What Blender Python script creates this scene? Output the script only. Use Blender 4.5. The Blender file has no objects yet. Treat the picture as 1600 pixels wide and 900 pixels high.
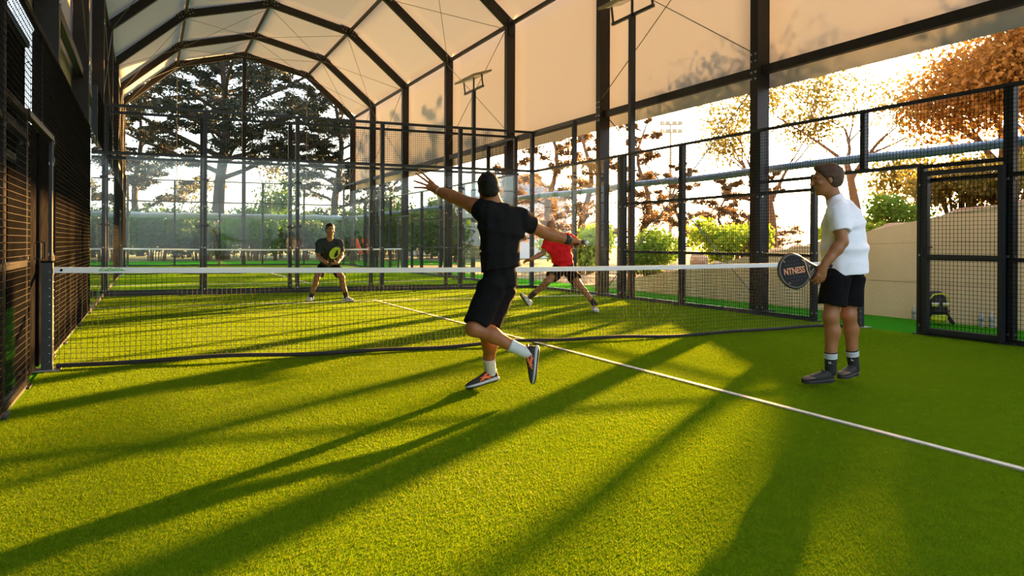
import bpy, bmesh, math, random
import numpy as np
from mathutils import Vector, Matrix

scene = bpy.context.scene
COL = scene.collection
R = math.radians

# ---------------------------------------------------------------- camera
CAM = Vector((-4.142, -7.895, 1.157))
YAW, ROLL, FPX, CX, CY = 0.3975, 0.0042, 1215.4, 741.6, 378.8
_r0 = Vector((math.cos(YAW), -math.sin(YAW), 0)); _f0 = Vector((math.sin(YAW), math.cos(YAW), 0)); _u0 = Vector((0, 0, 1))
CR = _r0 * math.cos(ROLL) + _u0 * math.sin(ROLL)
CU = -_r0 * math.sin(ROLL) + _u0 * math.cos(ROLL)
CF = _f0
cam_data = bpy.data.cameras.new('camera'); cam = bpy.data.objects.new('camera', cam_data); COL.objects.link(cam)
cam_data.sensor_width = 36; cam_data.lens = FPX / 1600 * 36
cam_data.shift_x = (800 - CX) / 1600; cam_data.shift_y = -(450 - CY) / 1600
cam_data.clip_start = 0.05; cam_data.clip_end = 600
M = Matrix.Identity(4)
for i in range(3):
    M[i][0] = CR[i]; M[i][1] = CU[i]; M[i][2] = -CF[i]; M[i][3] = CAM[i]
cam.matrix_world = M
scene.camera = cam

# ---------------------------------------------------------------- sky and sun
SUN_AZ = R(52.0)      # from +y (court length) towards +x
SUN_EL = R(9.4)
world = bpy.data.worlds.new('sky'); scene.world = world; world.use_nodes = True
wn = world.node_tree.nodes; wl = world.node_tree.links
sky = wn.new('ShaderNodeTexSky'); sky.sky_type = 'NISHITA'; sky.sun_disc = False
sky.sun_elevation = R(14); sky.sun_rotation = SUN_AZ
sky.air_density = 1.0; sky.dust_density = 3.0; sky.ozone_density = 1.0
wash = wn.new('ShaderNodeMixRGB'); wash.inputs[0].default_value = 0.45
wash.inputs[2].default_value = (3.2, 3.4, 3.5, 1)      # thin bright overcast veil over the clear sky
wl.new(sky.outputs[0], wash.inputs[1])
wl.new(wash.outputs[0], wn['Background'].inputs[0])
wn['Background'].inputs[1].default_value = 1.05
sun_data = bpy.data.lights.new('sun', 'SUN'); sun = bpy.data.objects.new('sun', sun_data); COL.objects.link(sun)
sun_data.energy = 72.0; sun_data.color = (1.0, 0.49, 0.14); sun_data.angle = R(0.9)
_sd = Vector((math.sin(SUN_AZ) * math.cos(SUN_EL), math.cos(SUN_AZ) * math.cos(SUN_EL), math.sin(SUN_EL)))
sun.rotation_euler = _sd.to_track_quat('Z', 'Y').to_euler()
sun.location = (30, 24, 12)

vs = scene.view_settings
vs.view_transform = 'Standard'; vs.look = 'None'; vs.exposure = 0.0; vs.gamma = 1.0; vs.use_curve_mapping = False
cy = scene.cycles
cy.max_bounces = 10; cy.diffuse_bounces = 4; cy.glossy_bounces = 3; cy.transmission_bounces = 6
cy.transparent_max_bounces = 24; cy.sample_clamp_indirect = 6.0
cy.caustics_reflective = False; cy.caustics_refractive = False
# ---------------------------------------------------------------- helpers
rng = np.random.default_rng(7)
random.seed(7)

def px(x, y, fw):
    """world point seen at photograph pixel (x, y) at forward distance fw (used to measure real places and sizes)"""
    return CAM + CR * ((x - CX) / FPX * fw) + CU * (-(y - CY) / FPX * fw) + CF * fw

def root_loc(o):
    v = Vector((0, 0, 0))
    while o is not None:
        v += o.location; o = o.parent
    return v

def tag(o, label=None, cat=None, group=None, kind=None):
    if label: o['label'] = label
    if cat: o['category'] = cat
    if group: o['group'] = group
    if kind: o['kind'] = kind
    return o

def thing(name, loc, label=None, cat=None, group=None, kind=None):
    o = bpy.data.objects.new(name, None); COL.objects.link(o)
    o.empty_display_size = 0.2; o.location = loc
    return tag(o, label, cat, group, kind)

def link_mesh(name, me, mat, parent=None, smooth=False):
    o = bpy.data.objects.new(name, me); COL.objects.link(o)
    if mat is not None and not me.materials: me.materials.append(mat)
    if parent is not None: o.parent = parent
    if smooth: me.shade_smooth()
    return o

class MB:
    """collects boxes, bars, tubes; build() links them as one mesh object"""
    def __init__(s): s.v = []; s.f = []
    def add(s, vs_, fs):
        n = len(s.v); s.v += [tuple(p) for p in vs_]; s.f += [tuple(i + n for i in f) for f in fs]; return s
    def box(s, a, b):
        x0, y0, z0 = a; x1, y1, z1 = b
        return s.add([(x0,y0,z0),(x1,y0,z0),(x1,y1,z0),(x0,y1,z0),(x0,y0,z1),(x1,y0,z1),(x1,y1,z1),(x0,y1,z1)],
              [(0,3,2,1),(4,5,6,7),(0,1,5,4),(1,2,6,5),(2,3,7,6),(3,0,4,7)])
    def bar(s, a, b, w, h, up=(0,0,1)):
        a = Vector(a); b = Vector(b); d = (b - a).normalized(); up = Vector(up)
        if abs(d.dot(up)) > .98: up = Vector((0,1,0))
        sd = d.cross(up).normalized() * (w / 2); u = sd.cross(d).normalized() * (h / 2)
        q = [a-sd-u, a+sd-u, a+sd+u, a-sd+u, b-sd-u, b+sd-u, b+sd+u, b-sd+u]
        return s.add(q, [(0,1,2,3),(4,7,6,5),(0,4,5,1),(1,5,6,2),(2,6,7,3),(3,7,4,0)])
    def tube(s, pts, rad, n=8, cap=True):
        pts = [Vector(p) for p in pts]; rr = rad if hasattr(rad, '__len__') else [rad] * len(pts)
        base = len(s.v); prev = None
        for i, p in enumerate(pts):
            t = (pts[min(i+1, len(pts)-1)] - pts[max(i-1, 0)]).normalized()
            if prev is None:
                ref = Vector((0,0,1)) if abs(t.z) < .9 else Vector((1,0,0))
                prev = t.cross(ref).normalized()
            prev = (prev - t * prev.dot(t)).normalized(); q = t.cross(prev)
            for k in range(n):
                a = 2 * math.pi * k / n
                s.v.append(tuple(p + (prev * math.cos(a) + q * math.sin(a)) * rr[i]))
        for i in range(len(pts) - 1):
            for k in range(n):
                a = base + i*n + k; b = base + i*n + (k+1) % n
                s.f.append((a, b, b + n, a + n))
        if cap:
            s.f.append(tuple(base + k for k in reversed(range(n))))
            e = base + (len(pts)-1)*n; s.f.append(tuple(e + k for k in range(n)))
        return s
    def disc(s, c, nrm, r, t, n=16):
        c = Vector(c); nrm = Vector(nrm).normalized()
        return s.tube([c - nrm*t/2, c + nrm*t/2], r, n)
    def build(s, name, mat, parent=None, smooth=False, bevel=0):
        off = root_loc(parent)
        me = bpy.data.meshes.new(name)
        me.from_pydata([(x-off.x, y-off.y, z-off.z) for x, y, z in s.v], [], s.f)
        if bevel:
            bm = bmesh.new(); bm.from_mesh(me)
            bmesh.ops.bevel(bm, geom=list(bm.edges), offset=bevel, segments=1, affect='EDGES', clamp_overlap=True)
            bm.to_mesh(me); bm.free()
        me.update()
        return link_mesh(name, me, mat, parent, smooth)

def np_mesh(name, V, Q, mat, parent=None, smooth=False, off=None):
    """mesh from numpy verts (n,3) and faces (m,k)"""
    me = bpy.data.meshes.new(name)
    off = root_loc(parent) if off is None else off
    V = np.asarray(V, np.float32) - np.array(off, np.float32)
    k = Q.shape[1]
    me.vertices.add(len(V)); me.vertices.foreach_set('co', V.ravel())
    me.loops.add(Q.size); me.loops.foreach_set('vertex_index', Q.astype(np.int32).ravel())
    me.polygons.add(len(Q)); me.polygons.foreach_set('loop_start', np.arange(0, Q.size, k, dtype=np.int32))
    me.polygons.foreach_set('loop_total', np.full(len(Q), k, np.int32))
    me.update(calc_edges=True)
    return link_mesh(name, me, mat, parent, smooth)

# ---------------------------------------------------------------- materials
def mat(name, col, rough=.6, metal=0, spec=.5, noise=None, bump=None, coords='Object', trans=0, sheen=0):
    """noise = (scale, colour2, amount[, stretch]); bump = (scale, strength, distance)"""
    m = bpy.data.materials.new(name); m.use_nodes = True
    nt = m.node_tree; n = nt.nodes; b = n['Principled BSDF']
    b.inputs['Base Color'].default_value = (*col, 1); b.inputs['Roughness'].default_value = rough
    b.inputs['Metallic'].default_value = metal; b.inputs['Specular IOR Level'].default_value = spec
    if sheen: b.inputs['Sheen Weight'].default_value = sheen
    tc = n.new('ShaderNodeTexCoord')
    if noise:
        mp = n.new('ShaderNodeMapping'); nt.links.new(tc.outputs[coords], mp.inputs[0])
        if len(noise) > 3: mp.inputs['Scale'].default_value = noise[3]
        t = n.new('ShaderNodeTexNoise'); t.inputs['Scale'].default_value = noise[0]; t.inputs['Detail'].default_value = 5
        nt.links.new(mp.outputs[0], t.inputs[0])
        cr = n.new('ShaderNodeValToRGB'); cr.color_ramp.elements[0].position = .5 - noise[2]/2; cr.color_ramp.elements[1].position = .5 + noise[2]/2
        cr.color_ramp.elements[0].color = (*col, 1); cr.color_ramp.elements[1].color = (*noise[1], 1)
        nt.links.new(t.outputs[0], cr.inputs[0]); nt.links.new(cr.outputs[0], b.inputs['Base Color'])
    if bump:
        t2 = n.new('ShaderNodeTexNoise'); t2.inputs['Scale'].default_value = bump[0]; t2.inputs['Detail'].default_value = 4
        nt.links.new(tc.outputs[coords], t2.inputs[0])
        bp = n.new('ShaderNodeBump'); bp.inputs['Strength'].default_value = bump[1]; bp.inputs['Distance'].default_value = bump[2]
        nt.links.new(t2.outputs[0], bp.inputs['Height']); nt.links.new(bp.outputs[0], b.inputs['Normal'])
    if trans:
        tr = n.new('ShaderNodeBsdfTranslucent'); mx = n.new('ShaderNodeMixShader'); mx.inputs[0].default_value = trans
        src = b.inputs['Base Color'].links
        if src: nt.links.new(src[0].from_socket, tr.inputs[0])
        else: tr.inputs[0].default_value = (*col, 1)
        nt.links.new(b.outputs[0], mx.inputs[1]); nt.links.new(tr.outputs[0], mx.inputs[2])
        nt.links.new(mx.outputs[0], n['Material Output'].inputs[0])
    return m

def glass_mat(name, tint, spec=1.0, haze=.03):
    m = bpy.data.materials.new(name); m.use_nodes = True; nt = m.node_tree; n = nt.nodes
    n.remove(n['Principled BSDF'])
    t = n.new('ShaderNodeBsdfTransparent'); t.inputs[0].default_value = (*tint, 1)
    g = n.new('ShaderNodeBsdfGlossy'); g.inputs['Roughness'].default_value = 0.0; g.inputs[0].default_value = (.95, .97, 1, 1)
    d = n.new('ShaderNodeBsdfDiffuse'); d.inputs[0].default_value = (.75, .82, .85, 1)
    lw = n.new('ShaderNodeLayerWeight'); lw.inputs[0].default_value = .5
    pw = n.new('ShaderNodeMath'); pw.operation = 'POWER'; pw.inputs[1].default_value = 5; nt.links.new(lw.outputs['Facing'], pw.inputs[0])
    f = n.new('ShaderNodeMath'); f.operation = 'MULTIPLY_ADD'; f.inputs[1].default_value = .70*spec; f.inputs[2].default_value = .010; nt.links.new(pw.outputs[0], f.inputs[0])
    mx = n.new('ShaderNodeMixShader'); m2 = n.new('ShaderNodeMixShader'); m2.inputs[0].default_value = haze
    nt.links.new(t.outputs[0], m2.inputs[1]); nt.links.new(d.outputs[0], m2.inputs[2])
    nt.links.new(f.outputs[0], mx.inputs[0]); nt.links.new(m2.outputs[0], mx.inputs[1]); nt.links.new(g.outputs[0], mx.inputs[2])
    nt.links.new(mx.outputs[0], n['Material Output'].inputs[0])
    return m

def turf_mat(name, c1, c2, c3, scale=1.0):
    m = bpy.data.materials.new(name); m.use_nodes = True; nt = m.node_tree; n = nt.nodes; b = n['Principled BSDF']
    tc = n.new('ShaderNodeTexCoord')
    def nz(s, d=6, rgh=.6):
        t = n.new('ShaderNodeTexNoise'); t.inputs['Scale'].default_value = s; t.inputs['Detail'].default_value = d
        t.inputs['Roughness'].default_value = rgh; nt.links.new(tc.outputs['Object'], t.inputs[0]); return t
    a = nz(150*scale, 3); c = nz(9*scale, 5); e = nz(38*scale, 3)
    r1 = n.new('ShaderNodeValToRGB'); r1.color_ramp.elements[0].position = .3; r1.color_ramp.elements[1].position = .72
    r1.color_ramp.elements[0].color = (*c1, 1); r1.color_ramp.elements[1].color = (*c2, 1)
    nt.links.new(a.outputs[0], r1.inputs[0])
    mx = n.new('ShaderNodeMixRGB'); mx.inputs[2].default_value = (*c3, 1)
    r2 = n.new('ShaderNodeValToRGB'); r2.color_ramp.elements[0].position = .45; r2.color_ramp.elements[1].position = .75
    r2.color_ramp.elements[1].color = (.45, .45, .45, 1)
    nt.links.new(c.outputs[0], r2.inputs[0]); nt.links.new(r2.outputs[0], mx.inputs[0]); nt.links.new(r1.outputs[0], mx.inputs[1])
    nt.links.new(mx.outputs[0], b.inputs['Base Color'])
    b.inputs['Roughness'].default_value = .85; b.inputs['Specular IOR Level'].default_value = .0
    b.inputs['Sheen Weight'].default_value = .0
    ad = n.new('ShaderNodeMath'); ad.operation = 'ADD'
    nt.links.new(a.outputs[0], ad.inputs[0]); nt.links.new(e.outputs[0], ad.inputs[1])
    bp = n.new('ShaderNodeBump'); bp.inputs['Strength'].default_value = .9; bp.inputs['Distance'].default_value = .02
    nt.links.new(ad.outputs[0], bp.inputs['Height']); nt.links.new(bp.outputs[0], b.inputs['Normal'])
    return m

M_TURF = turf_mat('turf', (.07, .15, .003), (.17, .33, .007), (.21, .33, .009))
M_TURF_OUT = turf_mat('outer_turf', (.03, .17, .008), (.05, .28, .015), (.06, .30, .02))
M_LINE = mat('line_paint', (.78, .76, .72), .8, noise=(60, (.62, .62, .56), .6), bump=(150, .5, .01))
M_STEEL = mat('dark_steel', (.009, .012, .016), .42, metal=.0, spec=.4, noise=(14, (.014, .018, .024), .5))
M_FRAME = mat('tent_frame_steel', (.013, .010, .008), .5, spec=.3, noise=(9, (.022, .017, .013), .5))
M_BOLT = mat('bolt_steel', (.45, .45, .45), .35, metal=.8, noise=(30, (.3, .3, .3), .5))
M_WIRE = mat('mesh_wire', (.005, .0045, .004), .8, spec=.06, noise=(20, (.008, .007, .006), .5))
M_GLASS = glass_mat('court_glass', (.955, .975, .975), haze=.002)
M_CLEAR = glass_mat('gable_plastic', (.95, .975, .985), haze=.006)
M_CABLE = mat('cable_steel', (.12, .11, .10), .4, metal=.4, noise=(25, (.2, .19, .17), .5))
M_BLACK = mat('black_panel', (.004, .004, .005), 1.0, spec=0, noise=(8, (.011, .011, .012), .5))
# ---------------------------------------------------------------- setting: floors, ground, walls
def slab(name, x0, x1, y0, y1, z0, z1, m, parent=None, kind='structure'):
    o = MB().box((x0, y0, z0), (x1, y1, z1)).build(name, m, parent)
    if kind: o['kind'] = kind
    return o
M_SOIL = mat('soil', (.10, .062, .034), .95, noise=(3, (.20, .135, .075), .7), bump=(6, .8, .12))
M_GROUND = mat('rough_grass', (.07, .10, .02), .95, noise=(.6, (.15, .14, .045), .6), bump=(12, .8, .08))
M_CONC = mat('cast_concrete', (.74, .67, .54), .9, noise=(1.6, (.86, .80, .68), .6, (1, 1, .35)), bump=(25, .25, .02))
ground = slab('ground', -140, 200, -40, 260, -.4, -.06, M_GROUND)
floor = slab('floor', -5.02, 5.02, -14, 10.05, -.05, 0, M_TURF)
floor_2 = slab('floor_second_court', -5.02, 5.02, 10.95, 31.05, -.05, 0, M_TURF)
floor_3 = slab('floor_court_gap', -5.02, 5.02, 10.05, 10.95, -.05, -.004, M_TURF_OUT)
floor_r = slab('floor_side_strip', 5.02, 6.95, -14, 32, -.05, -.006, M_TURF_OUT)
floor_l = slab('floor_far_strip', -6.35, -5.02, -14, 32, -.05, -.006, M_TURF_OUT)
floor_b = slab('floor_behind', -9, 12, 31.05, 40, -.055, -.012, M_TURF_OUT)

def line(x0, x1, y0, y1, parent):
    MB().box((x0, y0, -.004), (x1, y1, .010)).build('court_line', M_LINE, parent)
for fl, c in ((floor, 0), (floor_2, 21)):
    line(-.025, .025, c-7.2, c+7.2, fl)
    line(-5, 5, c+6.9, c+6.95, fl); line(-5, 5, c-6.95, c-6.9, fl)

# retaining wall on the right: cast concrete, its top stepping down towards the far end
XW = 6.80
def wall_top(y):
    return float(np.interp(y, [-14, -6, -.75, 1.4, 4.1, 8.4, 10.2], [2.6, 2.3, 1.74, 1.38, .89, .26, .02]))
rw = thing('wall_retaining', (XW, 0, 0), kind='structure')
ys = [-14, -11.2, -8.4, -5.6, -2.8, 0.0, 2.8, 5.6, 8.4, 10.2]
for a, b in zip(ys[:-1], ys[1:]):                # lifts of formwork, each cast a little proud or shy of the next
    z0 = -.05
    while True:
        z1 = z0 + .62
        ta, tb = wall_top(a), wall_top(b)
        top_a, top_b = min(z1, ta), min(z1, tb)
        if max(ta, tb) <= z0 + .02: break
        g = .002; dx = random.uniform(-.003, .003)
        a1, b1 = a + g, b - g
        za, zb = min(z0, ta) + g, min(z0, tb) + g
        ta_, tb_ = max(top_a - g, za + .005), max(top_b - g, zb + .005)
        x0, x1 = XW + dx, XW + .22
        v = [(x0,a1,za),(x1,a1,za),(x1,b1,zb),(x0,b1,zb),(x0,a1,ta_),(x1,a1,ta_),(x1,b1,tb_),(x0,b1,tb_)]
        MB().add(v, [(0,3,2,1),(4,5,6,7),(0,1,5,4),(1,2,6,5),(2,3,7,6),(3,0,4,7)]).build('concrete_panel', M_CONC, rw)
        z0 = z1
MB().add([(XW+.03, y, z) for y in (-14, 10.2) for z in (-.06,)] + [(XW+.03, -14, 2.55), (XW+.03, 10.2, -.03)] +
         [(XW+.2, y, z) for y in (-14, 10.2) for z in (-.06,)] + [(XW+.2, -14, 2.5), (XW+.2, 10.2, -.04)], [(0,1,3),(4,6,5)]).build('joint_core', M_CONC, rw)

# soil bank behind the wall
nx, ny = 40, 90
bx = np.linspace(0, 1, nx) ** 1.6 * 60 + XW + .12
by = np.linspace(-16, 60, ny)
BX, BY = np.meshgrid(bx, by, indexing='ij')
def bank_h(x, y):
    t = np.interp(y, [-14, -6, -.75, 1.4, 4.1, 8.4, 10.2, 16, 60], [2.6, 2.3, 1.74, 1.38, .89, .26, .02, -.05, -.05])
    d = np.maximum(x - XW, 0)
    up = np.interp(y, [-16, 0, 6, 12, 20, 60], [1.0, .95, .75, .45, .15, .05])
    h = t - .12 + up * (1 - np.exp(-d / 2.2)) * 0.65
    h += .09*np.sin(x*2.3 + y*1.1) * np.clip(d, 0, 1) + .05*np.sin(x*5.1 - y*3.7) * np.clip(d, 0, 1)
    return h
BZ = bank_h(BX, BY)
idx = np.arange(nx*ny).reshape(nx, ny)
Q = np.stack([idx[:-1,:-1], idx[1:,:-1], idx[1:,1:], idx[:-1,1:]], -1).reshape(-1, 4)
bank = np_mesh('ground_bank', np.stack([BX, BY, BZ], -1).reshape(-1, 3), Q, M_SOIL, smooth=True); bank['kind'] = 'structure'

# dark hall wall beyond the left-hand fence
M_HALL = mat('dark_cladding', (.0014, .0014, .0016), 1.0, spec=.0, noise=(3, (.003, .0027, .0025), .6))
wl_ = thing('wall_left', (-6.4, 0, 0), kind='structure')
yy = -14.0; k = 0
while yy < 9.4:
    d = .02 if k % 2 else 0
    MB().box((-6.6, yy, -.05), (-6.38 - d, yy + .395, 4.95)).build('cladding_board', M_HALL, wl_)
    yy += .4; k += 1
for z in (2.55, 3.15, 4.9):
    MB().box((-6.38, -14, z), (-6.28, 9.4, z + .12)).build('ledge', mat('hall_ledge', (.05, .055, .06), .5, noise=(6, (.08, .085, .09), .5)), wl_)
# ---------------------------------------------------------------- artificial grass pile (upright fibres, thinning with distance)
def turf_pile():
    m = mat('turf_fibre', (.118, .19, .003), .6, spec=.08, noise=(.9, (.188, .265, .005), .8), trans=.45)
    W = []
    for f0, f1, dens, wd in ((2.2, 4.2, 15000, 1.0), (4.2, 8.5, 9000, 1.2), (8.5, 13, 3400, 2.0), (13, 19, 1500, 3.2)):
        area_n = int((f1-f0) * (1.45*f1 + 2.4) * dens)
        fw = rng.uniform(f0, f1, area_n); lat = rng.uniform(-.5, .5, area_n) * (1.45*f1 + 2.4) + (f0+f1)/2*.05
        keep = np.abs(lat - fw*.05) < .72*fw + 1.2; fw, lat = fw[keep], lat[keep]
        P = np.array(CAM[:2]) + lat[:, None]*np.array(_r0[:2]) + fw[:, None]*np.array(_f0[:2])
        k = (np.abs(P[:, 0]) < 4.97) & (P[:, 1] < 9.9) & (np.abs(P[:, 0]) > .026) & (np.abs(np.abs(P[:, 1]) - 6.925) > .028)
        k |= (np.abs(P[:, 0]) <= .026) & (np.abs(P[:, 1]) > 7.2)
        P = P[k]; W.append(np.column_stack([P, np.full(len(P), wd)]))
    W = np.concatenate(W); n = len(W)
    h = rng.uniform(.006, .0115, n) * (1 + .25*(W[:, 2]-1)); a = rng.uniform(0, 2*np.pi, n); wdt = rng.uniform(.0012, .0019, n) * W[:, 2]
    lean = rng.normal(size=(n, 2)) * .45 * h[:, None]
    lean += h[:, None]*.3*np.column_stack([np.sin(W[:, 0]*3.1+W[:, 1]*1.3), np.cos(W[:, 1]*2.7-W[:, 0]*1.9)])   # pile brushed in patches
    d = np.column_stack([np.cos(a), np.sin(a)]) * wdt[:, None]
    B = W[:, :2]; V = np.zeros((n, 3, 3))
    V[:, 0, :2] = B - d; V[:, 1, :2] = B + d; V[:, 2, :2] = B + lean; V[:, :2, 2] = -.001; V[:, 2, 2] = h
    o = np_mesh('turf_pile', V.reshape(-1, 3), np.arange(3*n).reshape(n, 3), m, floor); o['kind'] = 'stuff'
    return n
turf_pile()
# ---------------------------------------------------------------- tent hall over the courts
TC, TH = .15, 5.40                      # centre line and half width
EAVE, KNEE, APEX, KX, HEM = 7.5, 9.5, 10.25, 3.05, 4.12
RIBS = [-12.45, -7.45, -2.45, 2.55, 7.56, 12.6, 17.6, 22.6, 27.6, 31.45]
PROF = [(-TH, EAVE), (-KX, KNEE), (0, APEX), (KX, KNEE), (TH, EAVE)]
tent = thing('tent_frame', (TC, 10, 0), 'dark steel portal frame of the long canvas hall over both courts', 'tent frame')
M_CANVAS = mat('canvas', (.74, .72, .68), .8, spec=.2, noise=(.35, (.80, .78, .74), .6), bump=(1.2, .15, .05), trans=.5)
_tr = [n_ for n_ in M_CANVAS.node_tree.nodes if n_.type == 'BSDF_TRANSLUCENT'][0]
for l_ in list(_tr.inputs[0].links): M_CANVAS.node_tree.links.remove(l_)
_tr.inputs[0].default_value = (.32, .33, .36, 1)        # coated cloth lets little light through
M_STRIP = mat('canvas_strip', (.72, .62, .46), .8, spec=.2, noise=(.8, (.78, .70, .55), .6), trans=.6)
def prof_pt(i, y, inset=0):
    x, z = PROF[i]; return Vector((TC + x * (1 - inset / 10), y, z - inset))
for y in RIBS:
    for s in (-1, 1):
        MB().box((TC + s*TH - .13, y - .09, -.05), (TC + s*TH + .13, y + .09, EAVE + .05)).build('column', M_FRAME, tent)
        p = MB().box((TC + s*TH - .2, y - .17, -.04), (TC + s*TH + .2, y + .17, .02)); p.build('base_plate', M_FRAME, tent)
    for i in range(4):
        a, b = prof_pt(i, y), prof_pt(i+1, y)
        MB().bar(a, b, .16, .26).build('rafter', M_FRAME, tent)
    for i in range(5):                   # splice plates with bolts at the knees
        p = prof_pt(i, y); j = MB()
        d = (prof_pt(min(i+1, 4), y) - prof_pt(max(i-1, 0), y)).normalized()
        if i in (0, 4): d = Vector((0, 0, 1))
        sp = MB().bar(p - d*.34, p + d*.34 if i not in (0, 4) else p + d*.12, .19, .285, up=(0,1,0) if i in (0,4) else (0,0,1)).build('splice_plate', M_FRAME, tent)
        for q in (-.26, -.14, .14, .26):
            if i in (0, 4) and q > .1: continue
            for w in (-.06, .06):
                n = Vector((0, 0, 1)).cross(d) if i not in (0, 4) else Vector((0, 1, 0))
                up = d.cross(Vector((0,1,0)))
                c = p + d*q + up*w
                j.box((c.x-.018, y-.112, c.z-.018), (c.x+.018, y+.112, c.z+.018))
        j.build('bolt_set', M_BOLT, tent)['kind'] = 'stuff'
    for s in (-1, 1):                    # bolts where the hem rail meets the column
        j = MB(); x = TC + s*(TH-.135)
        for dz in (-.14, -.03, .16, .28):
            for dy in (-.05, .05): j.box((x-.014, y+dy-.016, HEM+dz-.016), (x+.014, y+dy+.016, HEM+dz+.016))
        j.build('bolt_set', M_BOLT, tent)['kind'] = 'stuff'
for a, b in zip(RIBS[:-1], RIBS[1:]):
    for i in range(5):
        MB().bar(prof_pt(i, a+.08), prof_pt(i, b-.08), .09, .10).build('purlin', M_FRAME, tent)
    for s in (-1, 1):
        MB().bar((TC+s*TH, a+.09, HEM), (TC+s*TH, b-.09, HEM), .10, .15).build('hem_rail', M_FRAME, tent)
# cross-bracing wires in every other bay
for a, b in ((2.55, 7.56), (12.6, 17.6), (22.6, 27.6), (27.6, 31.45)):
    for i in range(4):
        for (u, v) in ((i, i+1), (i+1, i)):
            MB().tube([prof_pt(u, a+.1, .12), prof_pt(v, b-.1, .12)], .009, 5).build('brace_cable', M_CABLE, tent)
    for s in (-1, 1):
        x = TC + s*(TH-.1)
        MB().tube([(x, a+.1, HEM+.35), (x, b-.1, EAVE-.15)], .010, 5).build('brace_cable', M_CABLE, tent)
        MB().tube([(x, b-.1, HEM+.35), (x, a+.1, EAVE-.15)], .010, 5).build('brace_cable', M_CABLE, tent)
for a, b in ((2.55, 7.56),):             # lower bracing of the open side
    x = TC + TH + .1
    MB().tube([(x, a+.1, .15), (x, b-.1, HEM-.1)], .012, 5).build('brace_cable', M_CABLE, tent)
    MB().tube([(x, b-.1, .15), (x, a+.1, HEM-.1)], .012, 5).build('brace_cable', M_CABLE, tent)
# far gable: mullions and clear foil
yg = RIBS[-1]
MB().box((TC-.09, yg-.08, -.05), (TC+.09, yg+.08, APEX)).build('gable_post', M_FRAME, tent)
for x in (-KX, KX):
    MB().tube([(TC+x, yg, 3.0), (TC+x, yg, KNEE)], .02, 6).build('gable_cable', M_CABLE, tent)
gw = thing('wall_gable', (TC, yg, 0), kind='structure')
for x0, x1 in ((-TH, -KX), (-KX, 0), (0, KX), (KX, TH)):
    def zt(x): return float(np.interp(x, [-TH, -KX, 0, KX, TH], [EAVE, KNEE, APEX, KNEE, EAVE])) - .12
    g = .02
    v = [(TC+x0+g, yg-.004, 4.3), (TC+x1-g, yg-.004, 4.3), (TC+x1-g, yg-.004, zt(x1-g)), (TC+x0+g, yg-.004, zt(x0+g))]
    v += [(a_, b_+.008, c_) for a_, b_, c_ in v]
    MB().add(v, [(0,1,2,3),(7,6,5,4),(0,4,5,1),(1,5,6,2),(2,6,7,3),(3,7,4,0)]).build('clear_foil_panel', M_CLEAR, gw)

def canvas_sheet(name, p00, p01, p10, p11, parent, sag=.06, n=6):
    """a stretched sheet between four corners, 3 mm thick, bellied a little"""
    p00, p01, p10, p11 = map(Vector, (p00, p01, p10, p11))
    nrm = (p01 - p00).cross(p10 - p00).normalized()
    V = []
    for side in (0, .003):
        for i in range(n+1):
            for j in range(n+1):
                u, v = i/n, j/n
                p = p00*(1-u)*(1-v) + p01*u*(1-v) + p10*(1-u)*v + p11*u*v
                V.append(p + nrm*(side + sag*math.sin(math.pi*u)*math.sin(math.pi*v)))
    F = []; m = (n+1)*(n+1)
    for i in range(n):
        for j in range(n):
            a = i*(n+1)+j; F.append((a, a+1, a+n+2, a+n+1)); F.append((a+m, a+n+1+m, a+n+2+m, a+1+m))
    for k in range(n):
        a, b = k, k+1; F.append((a, a+m, b+m, b))
        a, b = n*(n+1)+k, n*(n+1)+k+1; F.append((a, b, b+m, a+m))
        a, b = k*(n+1), (k+1)*(n+1); F.append((a, b, b+m, a+m))
        a, b = k*(n+1)+n, (k+1)*(n+1)+n; F.append((a, a+m, b+m, b))
    return MB().add(V, F).build(name, M_CANVAS, parent, smooth=True)
ceil = thing('ceiling', (TC, 10, EAVE), kind='structure')
wr = thing('wall_right', (TC+TH, 10, HEM), kind='structure')
wlc = thing('wall_left_canvas', (TC-TH, 10, HEM), kind='structure')
for a, b in zip(RIBS[:-1], RIBS[1:]):
    for i in range(4):
        o = .15
        q = [Vector((TC + PROF[k][0]*1.02, y, PROF[k][1]+o)) for k in (i, i+1) for y in (a+.0, b-.0)]
        canvas_sheet('roof_canvas_panel', q[0], q[1], q[2], q[3], ceil, sag=-.05)
    for s, par in ((1, wr), (-1, wlc)):
        x = TC + s*(TH+.15)
        canvas_sheet('side_canvas_panel', (x, a, HEM-.30), (x, b, HEM-.30), (x, a, EAVE+.12), (x, b, EAVE+.12), par, sag=.03*s)
        if s > 0 and a > 0:             # rolled edge strip hanging beside each column
            MB().box((x-.02, a+.12, .05 if abs(a-7.56) < .1 else 1.9), (x+.0, a+.34, HEM-.3)).build('edge_strip', M_STRIP, par)
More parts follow.
